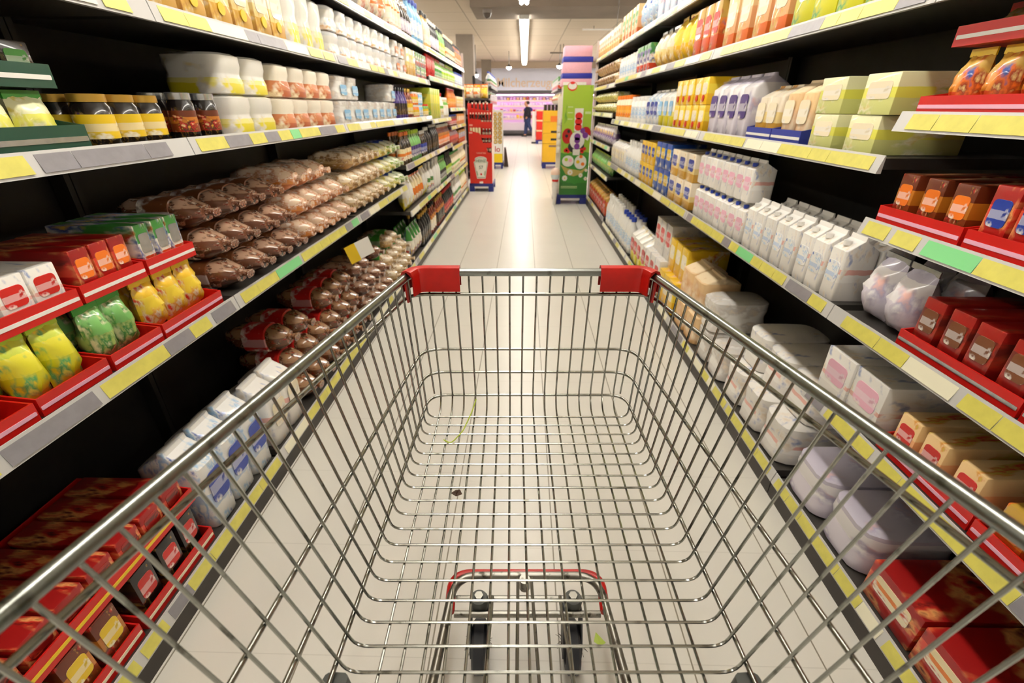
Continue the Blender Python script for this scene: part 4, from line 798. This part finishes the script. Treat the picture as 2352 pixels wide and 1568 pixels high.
# spot lights on a rail
sm_ = mat('spot glow', '#fff6ea', .4, emit=20.)
RAIL = [(-1.72, 18.5, 2.30, 'left of the dark column'), (-.62, 20.5, 2.66, 'above the first letters of the wall sign'), (1.20, 18.5, 2.56, 'lower one beside the pink cartons'), (1.42, 18.9, 2.80, 'upper one beside the pink cartons')]
for x, y, z, w in RAIL:
    t = thing('spot_lamp', 'round white spot lamp hanging from the ceiling, %s' % w, 'spot lamp', (x, y, z), 0, 'spot lamps far along the aisle')
    obj('stem', MB().tube([(0, .02, .07), (0, .02, 3.2-z)], .012, 6), blackp, t); obj('lamp_hood', MB().loft([(.015, .1, .1, 2), (.07, .05, .05, 2), (.1, .02, .02, 2)], 14), blackp, t)
    obj('lamp_face', MB().loft([(-.07, .03, .03, 2), (-.055, .06, .06, 2), (-.02, .092, .092, 2), (.014, .095, .095, 2)], 16), sm_, t)
for x, y, lab in ((2.45, 12.9, 'dark dome camera on the ceiling, right of the strip light'), (-.78, 11.3, 'dark dome camera under the brown soffit')):
    z = 3.2 if y > 12.5 else 3.06
    t = thing('dome_camera', lab, 'camera', (x, y, z), 0, 'dome cameras'); obj('mount', MB().loft([(-.06, .09, .09, 2), (0, .09, .09, 2)], 16), mat('camera grey', '#7a7068', .5), t)
    obj('dome', MB().loft([(-.15, .02, .02, 2), (-.13, .06, .06, 2), (-.06, .085, .085, 2)], 16), mat('camera smoked dome', '#4a4038', .2), t)
t = thing('ceiling_pipe', 'thin pale pipe running across under the ceiling on the right', 'pipe', (2.4, 14.5, 3.12)); obj('pipe', MB().tube([(-.9, 0, 0), (2.5, 0, 0)], .02, 8), white, t)
for xx in (-.6, .6, 2.0): obj('clip', MB().tube([(xx, 0, .01), (xx, 0, .08)], .008, 6), blackp, t)
t = thing('track_rail', 'dark track rail for spot lamps under the ceiling', 'rail', (1.2, 18.4, 2.93)); obj('rail', MB().box(-.35, .55, -.02, .02, 0, .035), mat('rail brown', '#4a4238', .5), t); obj('drop_rod', MB().tube([(.1, 0, .035), (.1, 0, .27)], .01, 6), blackp, t)
t = thing('hanging_board', 'dark grey board hanging above the far end of the right shelves', 'sign', (1.36, 7.3, 2.02)); obj('board', MB().box(-.2, .3, 0, .02, 0, .2), mat('board grey', '#5e574c', .6), t)
for xx in (-.15, .25): obj('wire', MB().tube([(xx, .01, .2), (xx, .01, 1.18)], .003, 6), blackp, t)

def skin(name, verts, edges, rad, m, parent, root=0, sub=2):
    me = bpy.data.meshes.new(name); me.from_pydata(verts, edges, []); me.materials.append(m)
    o = bpy.data.objects.new(name, me); C.objects.link(o); o.parent = parent
    md = o.modifiers.new('skin', 'SKIN'); md.use_smooth_shade = True
    if not me.skin_vertices: return o
    for i, r in enumerate(rad):
        r = r if isinstance(r, tuple) else (r, r); me.skin_vertices[0].data[i].radius = r; me.skin_vertices[0].data[i].use_root = (i == root)
    sb = o.modifiers.new('sub', 'SUBSURF'); sb.levels = sub; sb.render_levels = sub; return o
pe = thing('person', 'person in dark jacket and blue jeans walking past the dairy cooler', 'person', (.14, 24.75, 0)); pe.scale = (1.2, .95, .90)
skm = mat('skin', '#c98f6e', .5); jm = mat('jacket navy', '#16141f', .7, noise=.3, nscale=6); jn = mat('jeans blue', '#2c3a66', .75, noise=.15, nscale=12); hm = mat('hair dark', '#2e1d15', .6); bl = mat('jacket shoulder blue', '#2b2478', .7)
# faces -X; local y = side
V = [(0, 0, .92), (-.01, 0, 1.1), (.01, 0, 1.32), (.0, 0, 1.44), (-.04, 0, 1.50), (-.05, 0, 1.58), (-.045, 0, 1.67), (-.03, 0, 1.72), (-.135, 0, 1.585),
     (.0, .15, 1.40), (.05, .2, 1.16), (-.05, .22, .96), (-.09, .22, .88), (.0, -.15, 1.40), (.06, -.2, 1.16), (-.03, -.22, .96), (-.06, -.22, .88),
     (.0, .09, .86), (-.05, .09, .48), (-.07, .09, .09), (-.18, .09, .04), (.0, -.09, .86), (.10, -.09, .48), (.28, -.09, .14), (.22, -.09, .05)]
Ed = [(0,1),(1,2),(2,3),(3,4),(4,5),(5,6),(6,7),(5,8),(2,9),(9,10),(10,11),(11,12),(2,13),(13,14),(14,15),(15,16),(0,17),(17,18),(18,19),(19,20),(0,21),(21,22),(22,23),(23,24)]
rd = [.11,.11,.12,.06,.05,.085,.085,.05,.014,.055,.045,.035,.03,.055,.045,.035,.03,.085,.06,.045,.035,.085,.06,.045,.035]
skin('body', V, Ed, rd, skm, pe)
skin('jacket', [(0,0,.80),(0,0,.95),(.0,0,1.15),(.02,0,1.33),(.0,0,1.43),(.0,.16,1.39),(.06,.215,1.16),(-.04,.23,.97),(.0,-.16,1.39),(.07,-.215,1.16),(-.02,-.23,.97)], [(0,1),(1,2),(2,3),(3,4),(3,5),(5,6),(6,7),(3,8),(8,9),(9,10)], [(.16,.19),(.165,.2),(.17,.2),(.16,.19),(.08,.08),.085,.075,.06,.085,.075,.06], jm, pe)
skin('shoulder_panel', [(.03,0,1.20),(.025,0,1.36),(.01,0,1.46)], [(0,1),(1,2)], [(.15,.205),(.17,.21),(.085,.1)], bl, pe)
skin('jeans', [(0,0,.92),(.0,.09,.84),(-.05,.09,.48),(-.07,.09,.10),(.0,-.09,.84),(.10,-.09,.48),(.27,-.09,.15)], [(0,1),(1,2),(2,3),(0,4),(4,5),(5,6)], [.14,.105,.08,.07,.105,.08,.07], jn, pe)
skin('hair', [(.03,0,1.56),(.0,0,1.66),(-.03,0,1.735)], [(0,1),(1,2)], [(.075,.08),(.1,.1),(.07,.075)], hm, pe)
for nm, x, z, y, a in (('shoe', -.12, .035, .09, 0), ('shoe', .27, .06, -.09, .7)):
    o = obj(nm, MB().loft([(-.035, .11, .042, 3), (.01, .11, .042, 3), (.05, .06, .035, 3)], 14), blackp, pe, (x, y, z)); o.rotation_euler = (0, a, 0)

# ------------------------------------------------------------------ the shopping trolley
def chrome(name, col, rough, dirt):
    m = bpy.data.materials.new(name); m.use_nodes = True; nt = m.node_tree; N = nt.nodes; L = nt.links; b = N['Principled BSDF']
    tc = N.new('ShaderNodeTexCoord'); n = N.new('ShaderNodeTexNoise'); n.inputs['Scale'].default_value = 45; n.inputs['Detail'].default_value = 5; L.new(tc.outputs['Object'], n.inputs['Vector'])
    r = N.new('ShaderNodeValToRGB'); r.color_ramp.elements[0].position = .30; r.color_ramp.elements[1].position = .42; r.color_ramp.elements[0].color = lin(dirt); r.color_ramp.elements[1].color = lin(col)
    L.new(n.outputs['Fac'], r.inputs['Fac']); L.new(r.outputs['Color'], b.inputs['Base Color']); b.inputs['Metallic'].default_value = 1.; b.inputs['Roughness'].default_value = rough; return m
wire = chrome('zinc wire', '#a0a19b', .22, '#66655d'); tubem = chrome('zinc tube', '#989d9a', .28, '#6f716b'); chas = chrome('chassis steel', '#8f8d86', .35, '#4a463f')
redp = mat('red corner plastic', '#c8140c', .38, coat=.1, noise=.18, nscale=22); gpl = mat('grey plastic', '#4a4c48', .5); rub = mat('wheel grey rubber', '#2b2d33', .55)
cart = thing('shopping_trolley', 'empty zinc wire shopping trolley with red corner guards, filling the foreground', 'shopping trolley', (0, 0, 0), YAW)
CX, ZR, ZF = .033, 1.032, .723
YB = -.20                                  # rear end of the basket
YT, YFB = .800, .832                       # front panel: top and bottom
def wt(y): return .217+(.794-y)*.188   # half width at the rim
def wf(y): return .208+(.794-y)*.026
def side(y, z):                            # half width of the side wall at height z
    k = (ZR-z)/(ZR-ZF); return wt(y)*(1-k)+wf(y)*k
def yfront(z): k = (ZR-z)/(ZR-ZF); return YT+(YFB-YT)*k
# rim tube
pts = [(CX-wt(YB), YB, ZR)] + [(CX-wt(YT), YT, ZR), (CX+wt(YT), YT, ZR)] + [(CX+wt(YB), YB, ZR)]
rim = obj('rim', MB().tube(fillet(pts, .035, 7), .0072, 14), tubem, cart)
rl = [(CX-wt(YB)-.0, YB, ZR-.035), (CX-wt(YT)-.001, YT-.002, ZR-.042), (CX+wt(YT)+.001, YT-.002, ZR-.042), (CX+wt(YB), YB, ZR-.035)]
rl = [(x+math.copysign(.006, x-CX), y, z) for x, y, z in rl]
obj('upper_rod', MB().tube(fillet(rl, .035, 7), .0034, 10), wire, cart)
# rings
for z in (.861, .803, .741):
    yf = yfront(z)+.005; o_ = .0055
    a = [(CX-side(YB, z)-o_, YB, z), (CX-side(yf, z)-o_, yf, z), (CX+side(yf, z)+o_, yf, z), (CX+side(YB, z)+o_, YB, z)]
    obj('ring_rod', MB().tube(fillet(a, .042, 8), .0029, 9), wire, cart)
# U shaped side wires
ys = [.780-.0286*k for k in range(35)]
for y in ys:
    if y < YB+.01: continue
    a = [(CX-wt(y), y, ZR-.006), (CX-wf(y), y, ZF), (CX+wf(y), y, ZF), (CX+wt(y), y, ZR-.006)]
    obj('cross_wire', MB().tube(fillet(a, .016, 4), .00185, 7), wire, cart)
# lengthwise wires
for k in range(16):
    x = CX+(k-7.5)*.0249; xt = CX+(k-7.5)*.02495
    a = [(xt, YT-.002, ZR-.004), (x, YFB, ZF+.026), (x, YFB-.022, ZF-.0035), (x, YB+.02, ZF-.0035)]
    obj('lengthwise_wire', MB().tube(fillet(a, .012, 3), .00185, 7), wire, cart)
for sx in (-1, 1):                          # extra front uprights behind the corner guards
    a = [(CX+sx*.2075, YT-.002, ZR-.004), (CX+sx*.2005, yfront(.75)-.002, .75)]
    obj('corner_wire', MB().tube(a, .00185, 7), wire, cart)
# red corner guards
for sx in (-1, 1):
    w = wt(YT)
    # path in plan from front middle to corner to side, with inner offset
    path = [(CX+sx*(w-.088), YT), (CX+sx*(w-.02), YT), (CX+sx*(w-.006), YT-.006), (CX+sx*(w+.003), YT-.032)]
    path = [(p.x, p.y) for p in fillet([(x, y, 0) for x, y in path], .02, 4)]
    prof = [(-.0135, -.033), (-.0125, .002), (-.0085, .0105), (0, .013), (.0085, .0105), (.0125, .002), (.0125, -.028), (.0098, -.028), (.0098, .001), (0, .0098), (-.0098, .001), (-.0105, -.033)]
    mb = MB(); vs = []; n = len(path); cxm, cym = CX, YT-.3
    for i, (x, y) in enumerate(path):
        a = Vector(path[max(0, i-1)]); b = Vector(path[min(n-1, i+1)]); tdir = (b-a).normalized(); nr = Vector((-tdir.y, tdir.x))
        if nr.dot(Vector((x-cxm, y-cym))) < 0: nr = -nr
        for d, z in prof: vs.append((x+nr.x*d, y+nr.y*d, ZR+z))
    m_ = len(prof); fs = [(i*m_+j, i*m_+(j+1) % m_, (i+1)*m_+(j+1) % m_, (i+1)*m_+j) for i in range(n-1) for j in range(m_)]+[tuple(range(m_))[::-1], tuple((n-1)*m_+j for j in range(m_))]
    mb.add(vs, fs, True); g = obj('corner_guard', mb.mesh('corner_guard', 35), redp, cart); g['label'] = 'red plastic corner guard'
    # tab folded round the side
    x0 = CX+sx*(w+.010); tb = MB(); tb.prism([(YT-.040, ZR-.002), (YT-.012, ZR-.002), (YT-.012, ZR-.052), (YT-.030, ZR-.048)], .003, lambda a, b, q: (x0+sx*(q-.006), a, b)); obj('guard_tab', tb, redp, g)
# grey plastic corner blocks under the rear part of the floor
for sx in (-1, 1):
    b_ = MB().loft([(ZF-.10, .012, .018, 5), (ZF-.02, .016, .022, 5), (ZF+.012, .014, .02, 5)], 16); obj('corner_block', b_, gpl, cart, (CX+sx*(wf(.27)+.008), .268, 0))
# rear gate and handle (behind the viewer)
obj('rear_rod', MB().tube([(CX-wt(YB), YB, ZR), (CX+wt(YB), YB, ZR)], .005, 8), wire, cart)
obj('rear_rod', MB().tube([(CX-wf(YB), YB, ZF), (CX+wf(YB), YB, ZF)], .0035, 8), wire, cart)
for k in range(17): obj('gate_wire', MB().tube([(CX+(k-8)*.036, YB, ZR), (CX+(k-8)*.026, YB, ZF)], .0018, 6), wire, cart)
for sx in (-1, 1):
    obj('handle_arm', MB().tube(fillet([(CX+sx*wt(YB), YB+.02, ZR), (CX+sx*(wt(YB)+.0), YB-.08, ZR+.02), (CX+sx*wt(YB), YB-.13, ZR+.05)], .03, 4), .009, 10), tubem, cart)
    obj('chassis_post', MB().tube(fillet([(CX+sx*(wt(YB)-.03), YB+.03, ZR-.04), (CX+sx*.26, YB-.02, .5), (CX+sx*.235, -.12, .2)], .06, 5), .011, 10), chas, cart)
obj('handle_bar', MB().tube([(CX-wt(YB)-.02, YB-.13, ZR+.05), (CX+wt(YB)+.02, YB-.13, ZR+.05)], .014, 12), redp, cart)
# chassis: U tube with bumper
ZC = .195
ch = [(CX-.235, -.12, ZC), (CX-.163, .77, ZC), (CX-.118, .81, ZC), (CX+.118+.01, .81, ZC), (CX+.168+.01, .77, ZC), (CX+.245, -.12, ZC)]
ch = [(CX-.262, -.12, ZC), (CX-.183, .795, ZC), (CX+.193, .795, ZC), (CX+.272, -.12, ZC)]
obj('chassis_tube', MB().tube(fillet(ch, .06, 8), .011, 12), chas, cart)
bp_ = fillet([(CX-.187, .70, ZC-.004), (CX-.192, .803, ZC-.004), (CX+.202, .803, ZC-.004), (CX+.197, .70, ZC-.004)], .065, 8)
bm_ = MB(); bm_.tube([(x, y, z) for x, y, z in bp_], .0125, 10); bo = obj('bumper', bm_, redp, cart); bo['label'] = 'red plastic bumper strip'
for y, z in ((.737, ZC-.008), (.700, ZC-.012)): obj('cross_bar', MB().tube([(CX-.176, y, z), (CX+.186, y, z)], .008, 10), chas, cart)
obj('bumper_bolt', MB().loft([(ZC-.02, .014, .014, 2), (ZC+.014, .014, .014, 2)], 14), chas, cart, (CX+.0, .776, 0))
for x0, x1, y0 in ((-.018, -.036, .785), (.018, .046, .785), (-.083, -.125, .735), (.088, .135, .735)):
    obj('tray_rod', MB().tube(fillet([(CX+x0, y0, ZC+.006), (CX+x0, y0-.03, ZC+.010), (CX+x1, -.1, ZC+.010)], .02, 3), .004, 8), chas, cart)
for sx, xw in ((-1, -.118), (1, .118)):
    xw = CX+xw+.002; c = obj('front_caster', MB().loft([(.16, .02, .02, 2), (ZC+.004, .024, .024, 2), (ZC+.012, .02, .02, 2)], 18), gpl, cart, (xw, .728, 0))
    obj('bolt', MB().loft([(ZC+.0125, .011, .011, 2), (ZC+.021, .011, .011, 2)], 6), chas, c)
    fk = MB()
    for e in (-1, 1): fk.prism([(.03, .165), (-.02, .165), (-.058, .085), (-.058, .045), (-.02, .045), (.012, .11)], .004, lambda a, b, q, e=e: (e*.0225+q-.002, a, b))
    fk.box(-.0245, .0245, -.02, .032, .16, .166); obj('fork', fk, mat('fork grey', '#3c3d40', .5), c)
    wl = MB(); prof = [(-.018, .040), (-.018, .055), (-.012, .0625), (.012, .0625), (.018, .055), (.018, .040)]
    n = 28; vs = [(x, -.036+r*math.cos(2*PI*i/n), .0625+r*math.sin(2*PI*i/n)) for i in range(n) for x, r in prof]; k = len(prof)
    wl.add(vs, [(i*k+j, i*k+(j+1) % k, ((i+1) % n)*k+(j+1) % k, ((i+1) % n)*k+j) for i in range(n) for j in range(k)], True); obj('wheel', wl, rub, c)
    hb = MB(); hb.prism([(-.036+.041*math.cos(i*PI/8), .0625+.041*math.sin(i*PI/8)) for i in range(16)], .022, lambda a, b, q: (q-.011, a, b)); obj('hub', hb, gpl, c)
    # lint caught on the axle
    ln = []
    for q in range(14):
        s0 = R.choice((-1, 1)); p = Vector((s0*.02, -.036+R.uniform(-.01, .01), .0625+R.uniform(-.01, .01))); ln.append((p, p+Vector((s0*R.uniform(.005, .02), R.uniform(-.02, .02), R.uniform(-.02, .02)))))
    lm_ = MB()
    for p, q in ln: lm_.tube([p, (p+q)/2+Vector((0, .004, .003)), q], .0006, 4)
    lo = obj('lint', lm_, mat('lint brown', '#4a3d30', .9), c); lo['kind'] = 'stuff'
for sx in (-1, 1):
    c = obj('rear_wheel', MB().loft([(-.014, .062, .062, 2), (.014, .062, .062, 2)], 24), rub, cart, (CX+sx*.25, -.12, .0625)); c.rotation_euler = (0, PI/2, 0)
    obj('rear_fork', MB().box(CX+sx*.25-.02, CX+sx*.25+.02, -.13, -.11, .126, ZC), gpl, cart)
# plant scraps
def cl(p): return (Matrix.Rotation(YAW, 4, 'Z') @ Vector(p))
g = [cl(p) for p in ((CX-.165, .70, ZF+.005), (CX-.150, .688, ZF+.005), (CX-.128, .71, ZF+.018), (CX-.112, .745, ZF+.040), (CX-.105, .765, ZF+.055))]
tag(obj('grass_stem', MB().tube(fillet(g, .01, 3), .0012, 6), mat('stem green', '#b9cf3a', .5)), 'thin yellow green stem lying in the trolley at the front', 'plant stem')
def leafm(pts, nm, m, lab, cat):
    mb = MB(); n = len(pts); top = [cl(p) for p in pts]; mb.add([*top, *[p-Vector((0, 0, .0008)) for p in top]], [tuple(range(n)), tuple(range(n, 2*n))[::-1]]+[(i, n+i, n+(i+1) % n, (i+1) % n) for i in range(n)])
    return tag(obj(nm, mb, m), lab, cat)
leafm([(CX-.135, .565, ZF+.003), (CX-.128, .572, ZF+.003), (CX-.12, .568, ZF+.008), (CX-.116, .562, ZF+.004), (CX-.126, .558, ZF+.003)], 'dry_leaf', mat('dry leaf brown', '#4a3526', .7), 'small brown dry leaf on the trolley floor', 'leaf')
leafm([(CX+.155, .62, ZC+.014), (CX+.162, .64, ZC+.016), (CX+.170, .632, ZC+.014), (CX+.182, .618, ZC+.013), (CX+.168, .61, ZC+.014)], 'green_leaf', mat('leaf light green', '#a9bf4a', .6), 'small light green leaf caught on the trolley chassis', 'leaf')

# ------------------------------------------------------------------ camera and settings
cam = bpy.data.cameras.new('camera'); cam.sensor_width = 36; cam.lens = FPX/2352*36; cam.clip_start = .01
co = bpy.data.objects.new('camera', cam); C.objects.link(co); co.location = (0, 0, CAM_H); co.rotation_euler = (PI/2-PITCH, 0, YAW)
cam.dof.use_dof = True; cam.dof.focus_distance = .85; cam.dof.aperture_fstop = 5.6
S = bpy.context.scene; S.camera = co
w = bpy.data.worlds.new('world'); S.world = w; w.use_nodes = True; w.node_tree.nodes['Background'].inputs[0].default_value = (.9, .85, .8, 1); w.node_tree.nodes['Background'].inputs[1].default_value = .1
S.view_settings.view_transform = 'Standard'; S.view_settings.look = 'None'; S.view_settings.gamma = 1; S.view_settings.use_curve_mapping = False
S.view_settings.exposure = 0.74
S.cycles.use_denoising = True; S.cycles.max_bounces = 5; S.cycles.diffuse_bounces = 3; S.cycles.glossy_bounces = 3; S.cycles.caustics_reflective = False; S.cycles.use_adaptive_sampling = True; S.cycles.adaptive_threshold = .06; S.cycles.adaptive_min_samples = 16; S.cycles.sample_clamp_indirect = 6
